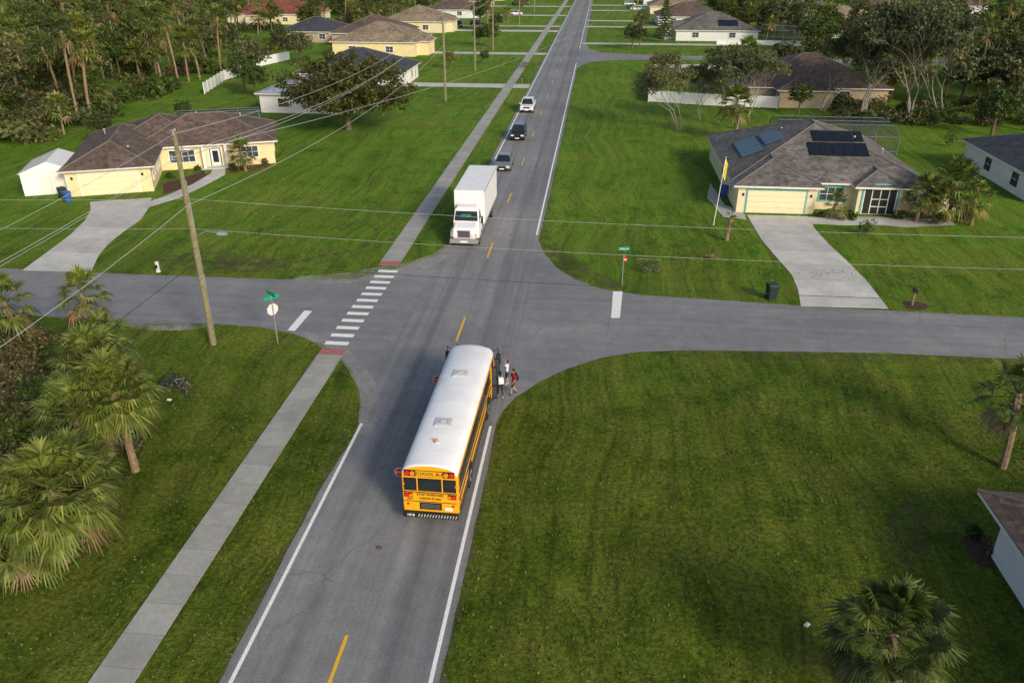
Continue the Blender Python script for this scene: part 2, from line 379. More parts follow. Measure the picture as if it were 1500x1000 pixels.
sheet('stone_bed', GP((1040,268),(1062,300),(1090,312),(1094,322),(1060,318),(1036,290)), .012, 'stone', .6,.05)
sheet('stone_bed', GP((1205,316),(1290,318),(1390,322),(1400,330),(1330,333),(1250,328),(1210,326)), .018, 'stone', .6,.08)
sheet('mulch_bed', GP((238,270),(300,250),(304,262),(270,276),(240,284)), .012, 'mulch', .5,.08)
sheet('mulch_bed', GP((330,247),(395,238),(398,243),(340,253)), .012, 'mulch', .5,.08)
sheet('mulch_bed', rounded(GP((1405,785),(1440,778),(1464,800),(1472,828),(1440,834),(1415,808))), .012, 'mulch', .3,.06)
sheet('mulch_bed', rounded(GP((1322,441),(1340,440),(1366,449),(1350,455),(1325,451))), .012, 'mulch', .3,.06)
def arc(cx, cy, rx, ry, a0, a1, w, rot=0):
    o = []; i_ = []
    for i in range(25):
        a = a0+(a1-a0)*i/24; ww = w*(.3+.7*sin(pi*i/24))
        for L, s_ in ((o, 1), (i_, -1)):
            X = (rx+s_*ww/2)*cos(a); Y = (ry+s_*ww/2)*sin(a); L.append((cx+X*cos(rot)-Y*sin(rot), cy+X*sin(rot)+Y*cos(rot)))
    return o+i_[::-1]
cx, cy = G(400,345)
sheet('dirt_track', arc(cx, cy, 9, 6.5, radians(195), radians(345), 1.2, .1), .007, 'dirt')
sheet('dirt_track', arc(cx, cy, 10.4, 7.8, radians(300), radians(375), .6, .1), .008, 'dirt')
sheet('dirt_track', arc(cx, cy, 8.9, 6.3, radians(310), radians(385), .45, .1), .009, 'dirt')
sheet('dirt_patch', rounded(GP((225,372),(330,368),(420,380),(420,396),(300,402),(230,392))), .005, 'dirt')
sheet('dirt_patch', rounded(GP((760,330),(788,350),(800,385),(850,412),(930,428),(900,410),(840,385),(800,340))), .004, 'dirt')
sheet('dirt_patch', rounded(GP((960,514),(1500,522),(1500,534),(1200,530),(960,522))), .005, 'dirt')
sheet('dirt_patch', rounded(GP((1300,730),(1370,735),(1350,840),(1300,810))), .004, 'dirt')

random.seed(99)
tf = MB(); tv_=[]; tff=[]
def tuft(x, y, s_):
    for q in range(4):
        a = random.uniform(0,6.28); l = s_*random.uniform(.6,1.3); w = .035*random.uniform(.7,1.4)*(s_/.1)
        dx, dy = cos(a), sin(a); o = len(tv_)
        tv_.extend([(x-dy*w, y+dx*w, 0), (x+dy*w, y-dx*w, 0), (x+dx*l*.9, y+dy*l*.9, l*.7)]); tff.append((o,o+1,o+2))
n = 0
while n < 18000:
    y = 14+random.random()**1.2*60; x = random.uniform(-32, 30)
    if -11.95 < x < -4.4 or -16.5 < x < -14.6: continue
    if 43 < y < 58: continue
    if y >= 37 and y <= 43 and -19 < x < 6: continue
    if 58 <= y < 66 and -20 < x < 4: continue
    if y > 60 and (x > 14 or x < -30): continue
    tuft(x, y, random.uniform(.05,.12)); n += 1
tf.raw(tv_, tff, 'tuft'); tf.obj('grass_tufts')
random.seed(7)

# ------------------------------------------------------------------ houses
def hip(mb, r, eave, pitch, ov, k):
    x0,y0,x1,y1 = r[0]-ov, r[1]-ov, r[2]+ov, r[3]+ov
    w, d = x1-x0, y1-y0; hz = eave+pitch*min(w,d)/2
    if w >= d:
        a = (x0+d/2, (y0+y1)/2, hz); b = (x1-d/2, (y0+y1)/2, hz)
        fs = [(0,1,5,4),(1,2,5),(2,3,4,5),(3,0,4)]
    else:
        a = ((x0+x1)/2, y0+w/2, hz); b = ((x0+x1)/2, y1-w/2, hz)
        fs = [(0,1,4),(1,2,5,4),(2,3,5),(3,0,4,5)]
    c = [(x0,y0,eave),(x1,y0,eave),(x1,y1,eave),(x0,y1,eave)]
    mb.add(c+[a,b], fs, k)
    for i, e in [(0,a),(1,b if w>=d else a),(2,b),(3,a if w>=d else b)]: mb.tube([c[i], e], .08, 5, 'cap')
    mb.tube([a, b], .08, 5, 'cap')
def house(name, loc, rot, wings, wall, roof, eave=2.6, pitch=.38, ov=.55, items=(), trim='trim'):
    e = empty(name, (loc[0], loc[1], 0), rot)
    W = MB(); R = MB(); T = MB()
    for i, r in enumerate(wings):
        W.box(r[0], r[2], r[1], r[3], -.1, eave+.02+.004*i, wall)
        z = eave+.07+.006*i
        hip(R, r, z, pitch, ov, roof)
        x0,y0,x1,y1 = r[0]-ov, r[1]-ov, r[2]+ov, r[3]+ov
        T.box(x0+.02,x1-.02,y0+.02,y1-.02, z-.17, z-.01, trim)
    for it in items:
        t, face, pos, a, b, z0, z1 = it[:7]; tk = it[7] if len(it) > 7 else trim
        def bx(a_, b_, z0_, z1_, p0, p1, k):
            if face == '-y': T.box(a_, b_, pos-p1, pos-p0, z0_, z1_, k)
            elif face == '+y': T.box(a_, b_, pos+p0, pos+p1, z0_, z1_, k)
            elif face == '-x': T.box(pos-p1, pos-p0, a_, b_, z0_, z1_, k)
            else: T.box(pos+p0, pos+p1, a_, b_, z0_, z1_, k)
        bx(a-.14, b+.14, z1, z1+.14, -.03, .07, tk); bx(a-.14, a, z0, z1, -.03, .07, tk); bx(b, b+.14, z0, z1, -.03, .07, tk)
        if t == 'win':
            bx(a-.14, b+.14, z0-.12, z0, -.03, .1, tk)
            bx(a, b, z0, z1, -.03, .015, 'glassl')
            nn = max(1, round((b-a)/.7))
            for i in range(1, nn): bx(a+(b-a)*i/nn-.02, a+(b-a)*i/nn+.02, z0, z1, .01, .045, 'trim')
            bx(a, b, (z0+z1)/2-.02, (z0+z1)/2+.02, .012, .04, 'trim')
        elif t == 'garage':
            for i in range(4):
                h = (z1-z0)/4; bx(a, b, z0+h*i+.012, z0+h*(i+1)-.012, -.03, .03, 'creamd' if wall != 'wallw' else 'trim')
            bx(a, b, z0, z1, -.03, .01, 'greym')
        elif t == 'door':
            bx(a, b, z0, z1, -.03, .015, 'black')
            bx(a+.1, b-.1, z0+.1, z1-.1, .01, .03, 'trim')
            bx(a+.3, b-.3, z0+.5, z1-.3, .02, .036, 'glass')
        elif t == 'screen':
            bx(a, b, z0, z1, -.03, .012, 'black')
            m2 = (a+b)/2
            for q in (a+.05, m2-.75, m2, m2+.75, b-.05): bx(q-.04, q+.04, z0, z1, .01, .06, 'trim')
            for q in (z0+.7, z0+1.4, z1-.06): bx(m2-.75, m2+.75, q-.04, q+.04, .012, .055, 'trim')
    W.obj('walls', e); R.obj('roof', e); T.obj('trim_and_openings', e)
    return e
def cage(parent, x0, x1, y0, y1, h, name='pool_cage'):
    C = MB(); zt = h+1.0
    nx = max(2, int((x1-x0)/2.2))
    for i in range(nx+1):
        x = x0+(x1-x0)*i/nx
        C.tube([(x,y0,0),(x,y0,h),(x,y0+1.6,zt),(x,y1-1.6,zt),(x,y1,h),(x,y1,0)], .06, 4, 'mesh')
    for y, z in ((y0,h),(y0,h*.45),(y0+1.6,zt),((y0+y1)/2,zt),(y1-1.6,zt),(y1,h),(y1,h*.45)):
        C.tube([(x0,y,z),(x1,y,z)], .055, 4, 'mesh')
    for x in (x0,x1): C.tube([(x,y0,h),(x,y1,h)], .05, 4, 'mesh')
    C.add([(x0,y0,0),(x1,y0,0),(x1,y0,h),(x0,y0,h),(x0,y0+1.6,zt),(x1,y0+1.6,zt),(x0,y1-1.6,zt),(x1,y1-1.6,zt),(x0,y1,h),(x1,y1,h),(x0,y1,0),(x1,y1,0)],
          [(0,1,2,3),(3,2,5,4),(4,5,7,6),(6,7,9,8),(8,9,11,10)], 'screen')
    C.obj(name, parent)
def vents(parent, lst):
    V = MB()
    for x,y,z in lst: V.tube([(x,y,z-.5),(x,y,z)], .07, 8, 'greym'); V.tube([(x,y,z),(x,y,z+.1)], [.13,.05], 8, 'hatch')
    V.obj('roof_vents', parent)
a22 = radians(22)
lh = house('yellow_house', (-52.0, 72.2), a22, [(0.4,0.4,8.2,17), (6,9.0,20.4,19.5), (3,10,13,21)], 'cream', 'rbrown', items=[
 ('garage','-y',.4,1.6,6.9,0,2.25), ('win','+x',8.2,1.6,3.2,1.0,2.1), ('win','+x',8.2,5.4,7.0,.9,2.1),
 ('win','-y',9.0,9.2,11.8,.8,2.1), ('door','-y',9.0,13.4,14.6,.05,2.15), ('win','-y',9.0,16.8,18.6,.9,2.1), ('win','+x',20.4,12,14,.9,2.1)], pitch=.42)
P = MB()
for x in (12.8,15.2): P.box(x-.15,x+.15,8.2,8.5,0,2.5,'trim')
P.box(12.4,15.6,8.0,8.98,0,.12,'drive'); P.obj('porch', lh)
cage(lh, 9, 19, 19.6, 26, 2.7)
vents(lh, [(3,10,4.6),(12,17,4.7),(17,15.5,4.6),(10,11,4.0),(6,4,3.9)])
G_ = MB(); G_.tube([(-.2,-.2,2.62),(8.8,-.2,2.62)], .06, 6, 'trim')
G_.tube([(.36,.36,2.6),(.36,.36,.1)], .05, 6, 'trim'); G_.box(.8,1.0,.32,.40,1.7,1.95,'black'); G_.box(7.3,7.5,.32,.40,1.7,1.95,'black'); G_.obj('gutter_and_lamps', lh)
rh = house('cream_house', (13.5, 74.4), 0, [(0.03,0,7.1,9), (0,1.8,17.4,21), (11.0,.6,15.0,8)], 'cream2', 'rgrey', trim='trim', pitch=.40, items=[
 ('garage','-y',0,.95,6.2,0,2.15,'teal'), ('win','-y',1.8,7.9,9.9,.9,2.1,'teal'), ('screen','-y',.6,11.5,14.5,.05,2.45,'teal'),
 ('win','-x',0,3,4.2,1,2), ('win','-x',0,9,10.4,1,2), ('win','+x',17.4,4,5.4,1,2), ('win','-y',1.8,15.7,16.7,1,2)])
A = MB()
for cxx, yy, rr, zz in ((8.9,1.8,1.05,2.12),(13.0,.6,1.6,2.45)):
    A.tube([(cxx-rr*cos(pi*i/10), yy-.06, zz+.25*rr*sin(pi*i/10)) for i in range(11)], .09, 5, 'teal')
A.box(17.4,20.6,2.0,2.15,0,2.0,'cream2'); A.box(.45,.6,-.08,.01,1.6,1.85,'black'); A.box(6.6,6.75,-.08,.01,1.6,1.85,'black'); A.box(3.3,3.9,-.03,.01,2.33,2.47,'black')
A.obj('arches_and_side_wall', rh)
def slope_panel(parent, fn, a0,a1,b0,b1, na, nb, k, name):
    Q = MB()
    for i in range(na):
        for j in range(nb):
            u0 = a0+(a1-a0)*i/na+.02; u1 = a0+(a1-a0)*(i+1)/na-.02; v0 = b0+(b1-b0)*j/nb+.02; v1 = b0+(b1-b0)*(j+1)/nb-.02
            q = [fn(u0,v0),fn(u1,v0),fn(u1,v1),fn(u0,v1)]
            Q.add([(x,y,z+.14) for x,y,z in q]+[(x,y,z+.09) for x,y,z in q], [(0,1,2,3),(0,4,5,1),(1,5,6,2),(2,6,7,3),(3,7,4,0)], k)
    Q.obj(name, parent)
ev = 2.68
front = lambda u,v: (u, 1.25+v, ev+.40*v)
left = lambda u,v: (-.55+v, u, ev+.40*v)
slope_panel(rh, front, 7.3,12.9, 3.9,5.9, 5,1,'solar','solar_panels_front')
slope_panel(rh, front, 8.0,12.8, 6.1,7.8, 5,1,'solar','solar_panels_upper')
slope_panel(rh, left, 8.6,13.0, 4.2,6.0, 4,1,'solarb','solar_panels_side')
slope_panel(rh, left, 7.0,13.4, 1.8,3.9, 5,1,'solarb','solar_panels_low')
cage(rh, 8, 21, 21.1, 29, 2.9)
vents(rh, [(12,8,5.6),(6,13,5.3),(14.2,6,4.9),(4,5,4.0)])
def small(name, x0,y0,x1,y1, wall, roof, extra=(), eave=2.6, pitch=.4, garage='-x'):
    w, d = x1-x0, y1-y0
    items = [('win','-y',0,w*.2,w*.2+1.6,.9,2.1), ('win','-y',0,w*.65,w*.65+1.6,.9,2.1)]
    if garage == '+x': items += [('garage','+x',w,d*.15,d*.15+5,0,2.2), ('win','+x',w,d*.6,d*.6+1.5,.9,2.1), ('door','+x',w,d*.8,d*.8+1,0,2.1)]
    else: items += [('garage','-x',0,d*.15,d*.15+5,0,2.2), ('win','-x',0,d*.6,d*.6+1.5,.9,2.1), ('win','-x',0,d*.8,d*.8+1.3,.9,2.1)]
    e = house(name, (x0,y0), 0, [(0,0,w,d)]+list(extra), wall, roof, items=items, eave=eave, pitch=pitch)
    vents(e, [(w*.4,d*.3,eave+pitch*d*.3+.3)])
    return e
small('yellow_house', -60,186,-41,203, 'cream','rtan', [(12,3,21.5,10)], eave=3, garage='+x')
small('tan_house', -66,205,-48,222, 'tan','rbrown', [(10,2,20,9)], eave=3, garage='+x')
small('tan_house', -62,240,-44,258, 'cream2','rtan', [(10,3,20,10)], eave=3, garage='+x')
small('white_house', -60,292,-43,310, 'wallw','rbrown', [(9,2,19,10)], garage='+x')
small('tan_house', -62,340,-44,358, 'tan','rred', garage='+x')
small('cream_house', -62,390,-44,408, 'cream2','rbrown', garage='+x')
small('white_house', -50,118,-36,131, 'wallw','rlight', eave=2.8, pitch=.22, garage='+x')
small('white_house', -52,140,-34,156, 'wallw','rblack', [(4,-4,12,4)], garage='+x')
small('grey_house', -82,212,-66,226, 'tan','rblack', garage='+x')
small('red_roof_house', -118,262,-90,280, 'cream2','rred', [(8,-5,18,4)], eave=3)
fh = small('tan_house', 24,133,45,152, 'tan','rbrown', [(4,-3,12,4)])
cage(fh, -8, 0.5, 2, 12, 2.7)
wh = small('white_house', 20,226,41,244, 'wallw','rgrey', [(-3,3,6,11)])
cage(wh, 22, 34, -3, 8, 3)
slope_panel(wh, lambda u,v: (u, -.5+v, 2.72+.4*v), 11,16, 2,5, 3,2,'solar','solar_panels')
small('white_house', 18,270,38,288, 'wallw','rbrown'); small('cream_house', 18,318,38,336, 'cream2','rtan'); small('white_house', 60,300,80,318, 'wallw','rgrey')
small('tan_house', 90,262,112,280,'tan','rgrey'); small('white_house', 120,330,142,348,'wallw','rbrown'); small('white_house', 18,370,38,388,'wallw','rgrey')
small('tan_house', 64,262,82,278,'tan','rtan'); small('cream_house', 92,318,112,334,'cream2','rbrown'); small('white_house', 150,300,172,318,'wallw','rbrown')
small('white_house', 62,236,70,242,'wallw','rlight', pitch=.2)
house('white_house', (42.3,80.2), 0, [(0,0,17,16)], 'wallw', 'rblack', items=[('win','-x',0,3.2,4.2,.9,1.9,'black'),('win','-x',0,9.5,10.5,.9,1.9,'black'),('win','-y',0,3,5,.9,2.1,'black')], pitch=.36)
house('white_house', (17.0,8.0), 0, [(0,0,16,19.3)], 'wallw', 'rbrown', ov=.85, items=[('win','-x',0,9,10.5,1,2.1),('win','+y',19.3,2,3.5,1,2.1)], pitch=.36)
sh = MB(); sh.box(-2.6,2.6,-3,3,0,2.2,'white')
sh.add([(-2.8,-3.1,2.2),(2.8,-3.1,2.2),(0,-3.1,3.3),(-2.8,3.1,2.2),(2.8,3.1,2.2),(0,3.1,3.3)], [(0,1,2),(3,5,4),(0,2,5,3),(2,1,4,5),(0,3,4,1)], 'white')
for i in range(-5,6): sh.box(i*.5-.02,i*.5+.02,-3.03,-2.98,0,2.2,'trim')
for i in range(-6,7): 
    for s_ in (-1,1): sh.tube([(0,i*.5,3.32),(s_*2.8,i*.5,2.22)], .02, 4, 'greym')
sh.box(-1.0,1.0,-3.05,-2.99,.05,1.95,'trim'); sh.box(-.01,.01,-3.06,-3.0,.05,1.95,'greym')
sx, sy = G(66,283); sh.obj('storage_shed', None, loc=(sx,sy+2.5,0), rot=a22)
def wheelie(name, x, y, k, rot=0):
    b = MB(); b.frustum((-.25,.25,-.28,.28), .08, (-.32,.32,-.38,.38), 1.0, k)
    b.frustum((-.34,.34,-.42,.40), 1.0, (-.30,.30,-.34,.30), 1.09, k); b.tube([(-.28,.42,.98),(.28,.42,.98)], .025, 6, k)
    for s_ in (-1,1): b.disc((s_*.27,.3,.12),(1,0,0),.12,.06,12,'rubber')
    b.box(-.22,.22,-.30,.2,.03,.08,k)
    return b.obj(name, None, bevel=.02, loc=(x,y,0), rot=rot)
x,y = G(1129,438); wheelie('wheelie_bin', x, y, 'bin', .2).scale = (1.1,)*3
x,y = G(1059,287); wheelie('wheelie_bin', x, y, 'blue', 1.2)
x,y = G(100,296); wheelie('wheelie_bin', x, y, 'blue', 1.0)
x,y = G(93,290); wheelie('wheelie_bin', x, y, 'bin', 1.0)
def fence(name, pts, h=1.8, k='white'):
    f = MB()
    for i in range(len(pts)-1):
        a = Vector(pts[i]); b = Vector(pts[i+1]); L = (b-a).length; ang = math.atan2((b-a).y,(b-a).x)
        f.M = Matrix.Translation((a.x,a.y,0)) @ Matrix.Rotation(ang,4,'Z'); nn = max(1,int(L/2.4))
        for j in range(nn):
            x0 = L*j/nn; x1 = L*(j+1)/nn
            f.box(x0-.07,x0+.07,-.07,.07,0,h+.12,k); f.box(x0+.07,x1-.07,-.025,.025,.1,h,k); f.box(x0+.07,x1-.07,-.04,.04,h-.14,h+.01,k)
    f.obj(name)
fence('vinyl_fence', [(9.9,164),(8.3,133),(17,130.5),(27.6,129),(28,133)])
fence('vinyl_fence', [(9.9,164),(24,165)])
fence('vinyl_fence', [G(300,138),G(330,118),G(362,108)]); fence('vinyl_fence', [G(372,100),G(425,88)])
fence('vinyl_fence', [G(1050,66),G(1175,68)], 1.2)

# ------------------------------------------------------------------ vegetation
def frond_fan(mb, c, az, el, L, fl, nl, k, droop=.5):
    d = Vector((cos(az)*cos(el), sin(az)*cos(el), sin(el)))
    mid = c+d*L*.55; tip = c+d*L+Vector((0,0,-.18*L*droop))
    mb.tube([c, mid, tip], [.03,.022,.015], 3, k, False)
    side = d.cross(Vector((0,0,1))); side = side.normalized() if side.length > .05 else Vector((1,0,0))
    up = side.cross(d).normalized(); vs = []; fs = []
    for i in range(nl):
        a = (i/(nl-1)-.5)*2*radians(105)
        q = d*cos(a)+side*sin(a)+up*(.22*abs(sin(a))-.05)
        q.normalize(); l = fl*(1-.25*abs(a)/2)*random.uniform(.85,1.1)
        w = fl*.050*(18/nl)**.7; wd = q.cross(up).normalized()*w
        m1 = tip+q*l*.5; e1 = tip+q*l*.92+Vector((0,0,-droop*l*random.uniform(.25,.6)))
        o = len(vs); vs += [tip-wd*.3, tip+wd*.3, m1+wd, m1-wd, e1+wd*.2, e1-wd*.2]
        fs += [(o,o+1,o+2,o+3),(o+3,o+2,o+4,o+5)]
    mb.add(vs, fs, k)
def palm_mesh(h, nf=34, pl=1.3, fl=1.1, nl=16, k='palm', r=.17, lean=.3, dead=4):
    mb = MB(); tp = []
    az = random.uniform(0,6.28)
    for i in range(7):
        t = i/6; tp.append((cos(az)*lean*t*t, sin(az)*lean*t*t, h*t-.1*(1-t)))
    mb.tube(tp, [r*(1.15 if i == 0 else 1)*(1.0+.12*(i%2)) for i in range(7)], 8, 'palmtrunk')
    c = Vector(tp[-1])
    for i in range(nf):
        t = i/nf; el = radians(82-128*t**.85)+random.uniform(-.12,.12)
        frond_fan(mb, c+Vector((0,0,.15-.5*t)), i*2.39996+random.uniform(-.2,.2), el, pl*random.uniform(.8,1.15), fl*random.uniform(.85,1.1), nl, k if i < nf-dead else 'palmdead', .5+.5*t)
    for i in range(14):
        a = i*2.4; zz = -.2-.09*i
        mb.tube([c+Vector((cos(a)*r*.7,sin(a)*r*.7,zz)), c+Vector((cos(a)*(r+.13),sin(a)*(r+.13),zz+.22))], [.05,.03], 4, 'palmtrunk')
    return mb
def place(name, me_obj, x, y, rot=0, s=1, parent=None, sz=None):
    o = bpy.data.objects.new(name, me_obj.data); COL.objects.link(o); o.location = (x,y,0); o.rotation_euler = (0,0,rot); o.scale = (s,s,sz or s)
    if parent: o.parent = parent
    return o
def leaves(mb, c, rx, ry, rz, n, size, k, shell=.5):
    vs = []; fs = []
    for i in range(n):
        d = Vector((random.gauss(0,1),random.gauss(0,1),random.gauss(0,1))).normalized()*(random.uniform(shell,1)**.6 if shell else random.random()**.4)
        p = Vector((c[0]+d.x*rx, c[1]+d.y*ry, c[2]+d.z*rz))
        a = Vector((random.gauss(0,1),random.gauss(0,1),random.gauss(0,.7))).normalized(); b = a.orthogonal().normalized()
        b = (Matrix.Rotation(random.uniform(0,6.28),3,a) @ b); s_ = size*random.uniform(.6,1.4); e = a.cross(b)
        o = len(vs); vs += [tuple(p-b*s_*.5), tuple(p+e*s_*.28), tuple(p+b*s_*.5), tuple(p-e*s_*.28)]; fs.append((o,o+1,o+2,o+3))
    mb.add(vs, fs, k)
def crown_tree(h, rx, ry, rz, nclump, nleaf, lsize, clump, lk, bk='bark', r=.25, fork=None, inner=.25):
    """trunk, forking limbs reaching every clump of a lumpy, open crown"""
    mb = MB(); cz = h-rz; fork = fork or max(.8, cz-rz*.8); hubs = []
    nh = 6
    mb.tube([(0,0,-.1),(.05,.03,fork*.5),(0,0,fork)], [r*1.25,r,r*.9], 9, bk)
    for i in range(nh):
        a = 6.28*i/nh+random.uniform(-.3,.3); q = Vector((cos(a)*rx*.42, sin(a)*ry*.42, cz+random.uniform(-.3,.3)*rz))
        m_ = Vector((q.x*.45, q.y*.45, fork+(q.z-fork)*.6)); mb.tube([(0,0,fork-.1), m_, q], [r*.6,r*.45,r*.28], 6, bk, False); hubs.append(q)
    hubs.append(Vector((0,0,cz+rz*.35))); mb.tube([(0,0,fork-.1), hubs[-1]], [r*.6,r*.25], 6, bk, False)
    for i in range(nclump):
        d = Vector((random.gauss(0,1),random.gauss(0,1),random.gauss(0,.9)))
        d.normalize(); d *= random.uniform(inner,1)**.5
        if d.z < -.55: d.z *= .5
        lump = 1+.16*sin(5*math.atan2(d.y,d.x)+h)+random.uniform(-.12,.1)
        p = Vector((d.x*rx*lump, d.y*ry*lump, cz+d.z*rz*lump)); hb = min(hubs, key=lambda q: (q-p).length)
        mm = hb.lerp(p,.5)+Vector((random.uniform(-.2,.2),random.uniform(-.2,.2),.15)); mb.tube([hb,mm,p], [r*.2,r*.12,r*.05], 3, bk, False)
        c_ = clump*random.uniform(.55,1.2)
        if nleaf: leaves(mb, p, c_, c_, c_*.6, nleaf, lsize, lk, 0)
    return mb
def limb(mb, p, d, L, r, depth, tips, k, spread=.6, up=.1):
    pts = [p.copy()]; rs = [r]; q = p.copy(); dd = d.copy()
    for i in range(3):
        dd = (dd+Vector((random.uniform(-.18,.18),random.uniform(-.18,.18),random.uniform(-.08,.15)))).normalized()
        q = q+dd*L/3; pts.append(q.copy()); rs.append(max(.014, r*(1-.45*(i+1)/3)))
    mb.tube(pts, rs, 6 if r > .08 else 3, k, False)
    if depth == 0: tips.append(q); return
    for i in range(3 if depth > 1 else 4):
        o = dd.orthogonal().normalized(); o = Matrix.Rotation(random.uniform(0,6.28),3,dd) @ o
        limb(mb, pts[-1], (dd*(1-spread*.5)+o*spread+Vector((0,0,up))).normalized(), L*random.uniform(.6,.85), rs[-1]*.75, depth-1, tips, k, spread, up)
def open_tree(trunk, depth, spread, lk, bk, nleaf, lsize, clump, up=.1, r=.25, stems=1):
    mb = MB(); tips = []
    for s_ in range(stems):
        d = Vector((random.uniform(-.3,.3)*stems*.6, random.uniform(-.3,.3)*stems*.6, 1)).normalized()
        limb(mb, Vector((random.uniform(-.2,.2)*(stems-1),random.uniform(-.2,.2)*(stems-1),-.1)), d, trunk, r/(stems**.3), depth, tips, bk, spread, up)
    for t in tips: leaves(mb, t, clump, clump, clump*.7, nleaf, lsize, lk, 0)
    return mb
def palm(x, y, h, **kw):
    return palm_mesh(h, **kw).obj('cabbage_palm', loc=(x,y,0), rot=random.uniform(0,6))
for (a,b,z,kw) in [(115,432,3.3,dict(nf=26,pl=1.1,fl=1.0,nl=16)), (12,440,3.4,dict(nf=28,pl=1.2,fl=1.1)), 
    (128,535,5.0,dict(nf=52,pl=1.2,fl=1.2,nl=24)), (170,575,4.3,dict(nf=52,pl=1.2,fl=1.2,nl=24)), (115,610,3.6,dict(nf=46,pl=1.2,fl=1.1,nl=24)),
    (62,718,3.6,dict(nf=58,pl=1.4,fl=1.3,nl=26)), (125,680,2.6,dict(nf=40,pl=1.1,fl=1.0,nl=22)), (15,770,2.2,dict(nf=42,pl=1.2,fl=1.1,nl=24)),(150,503,4.4,dict(nf=30,pl=1.0,fl=.9,nl=20)),
    (1322,925,3.4,dict(nf=44,pl=1.25,fl=1.1,nl=24,k='palmd')), (1500,590,3.6,dict(nf=24,pl=1.2,fl=1.0,nl=20,lean=-.9,k='palmd')),
    (1402,268,3.6,dict(nf=40,pl=1.5,fl=1.4,nl=14)), (1352,280,2.8,dict(nf=30,pl=1.2,fl=1.0,nl=14)), (1221,297,1.5,dict(nf=18,pl=.7,fl=.8,nl=12)),
    (356,222,2.2,dict(nf=22,pl=1.0,fl=1.0,nl=12)), (1098,75,6.5,dict(nf=34,pl=1.6,fl=1.5,nl=12)), (1083,150,4.8,dict(nf=34,pl=1.5,fl=1.5,nl=12,k='palmd')),(1432,292,2.4,dict(nf=22,pl=1.1,fl=1.1,nl=12)),(1375,290,2.4,dict(nf=22,pl=1.1,fl=1.1,nl=12,k='palmd'))]:
    x, y = G(a,b,z); palm(x, y, z, **kw)
x, y = G(1064,352); palm_mesh(1.9, nf=8, pl=.5, fl=.4, nl=8, lean=.2, dead=2).obj('palm_sapling', loc=(x,y,0))
x, y = G(1040,380); palm_mesh(.5, nf=8, pl=.4, fl=.4, nl=8, lean=.1, dead=4, r=.06).obj('palm_sapling', loc=(x,y,0))
random.seed(11)
crown_tree(9.6, 9.2, 7.0, 4.3, 340, 60, .40, 1.2, 'oak', r=.38, fork=1.3, inner=.1).obj('oak_tree', loc=(-33.4,107,0))
random.seed(5)
bare = [open_tree(4.0, 5, .5, 'leafo', 'barkg', 8, .36, .8, up=.16, r=.22, stems=3) for _ in range(2)]
bo = []
for i, (x,y,s_) in enumerate([(38,121,1.2),(44.5,120,1.25),(11.5,112,.75),(19,113,.82),(34,128,.95),(15,119,.6),(50,124,1.1),(22,122,.7)]):
    if i < 2: ob = bare[i].obj('bare_tree', loc=(x,y,0)); bo.append(ob); ob.scale = (s_,)*3
    else: place('bare_tree', bo[i%2], x, y, i*1.3, s_)
random.seed(21)
woods = empty('distant_woodland')
def var(mb, name, x, y): return mb.obj(name, parent=woods, loc=(x,y,0))
tv = [crown_tree(9,3.6,3.6,3.2,75,32,.5,1.0,'leafg'), crown_tree(8,3.4,3.8,2.6,70,28,.5,1.0,'leafo'), crown_tree(10,4,4,3.4,85,30,.5,1.05,'oak'), crown_tree(9.5,3.6,3.2,3.4,75,28,.5,1.0,'palmd'), crown_tree(11,3.2,3.2,4.2,80,30,.5,.95,'leafg')]
tvo = [var(m, 'woodland_tree', -95-i*8, 150+i*7) for i, m in enumerate(tv)]
pv = [palm_mesh(h, nf=28, pl=1.6, fl=1.5, nl=9, k=k, lean=.9, r=.17, dead=3) for h, k in ((8.5,'palmd'),(10,'palm'),(6.5,'palm'),(11.5,'palmd'),(4.5,'palm'))]
pvo = [var(m, 'woodland_palm', -80-i*4, 120+i*9) for i, m in enumerate(pv)]
bushv = []
for k in ('leafg','brush','palmd','leafo'):
    b = MB()
    for _ in range(7): leaves(b, (random.uniform(-1.6,1.6),random.uniform(-1.6,1.6),random.uniform(.4,1.5)), 1.1,1.1,.8, 80, .38, k, .3)
    bushv.append(b)
bvo = [var(m, 'woodland_shrub', -76-i*3, 100+i*4) for i, m in enumerate(bushv)]
def inhouse(x,y): return (-124 < x < -84 and 246 < y < 286) or (-86 < x < -62 and 200 < y < 230)
cnt = 0; tries = 0
while cnt < 450 and tries < 5000:
    tries += 1
    y = 88+(random.random()**1.4)*300; xe = -72-max(0, (y-100))*.03+4*sin(y*.13)
    x = xe-(random.random()**1.3)*(70+y*.25)
    if inhouse(x,y) or (y<96 and x>-76): continue
    p_ = .78 if y < 190 else .45
    if random.random() < p_: place('woodland_palm', random.choice(pvo), x, y, random.uniform(0,6.28), random.uniform(.85,1.15), woods, random.uniform(.6,1.15))
    else: place('woodland_tree', random.choice(tvo), x, y, random.uniform(0,6.28), random.uniform(.6,1.2), woods, random.uniform(.6,1.3))
    cnt += 1
for i in range(230):
    y = 88+random.random()**1.3*260; x = -70-max(0,(y-100))*.03-random.random()**1.5*60
    if inhouse(x,y): continue
    place('woodland_shrub', random.choice(bvo), x, y, random.uniform(0,6), random.uniform(.8,1.7), woods)
wr = empty('woodland')
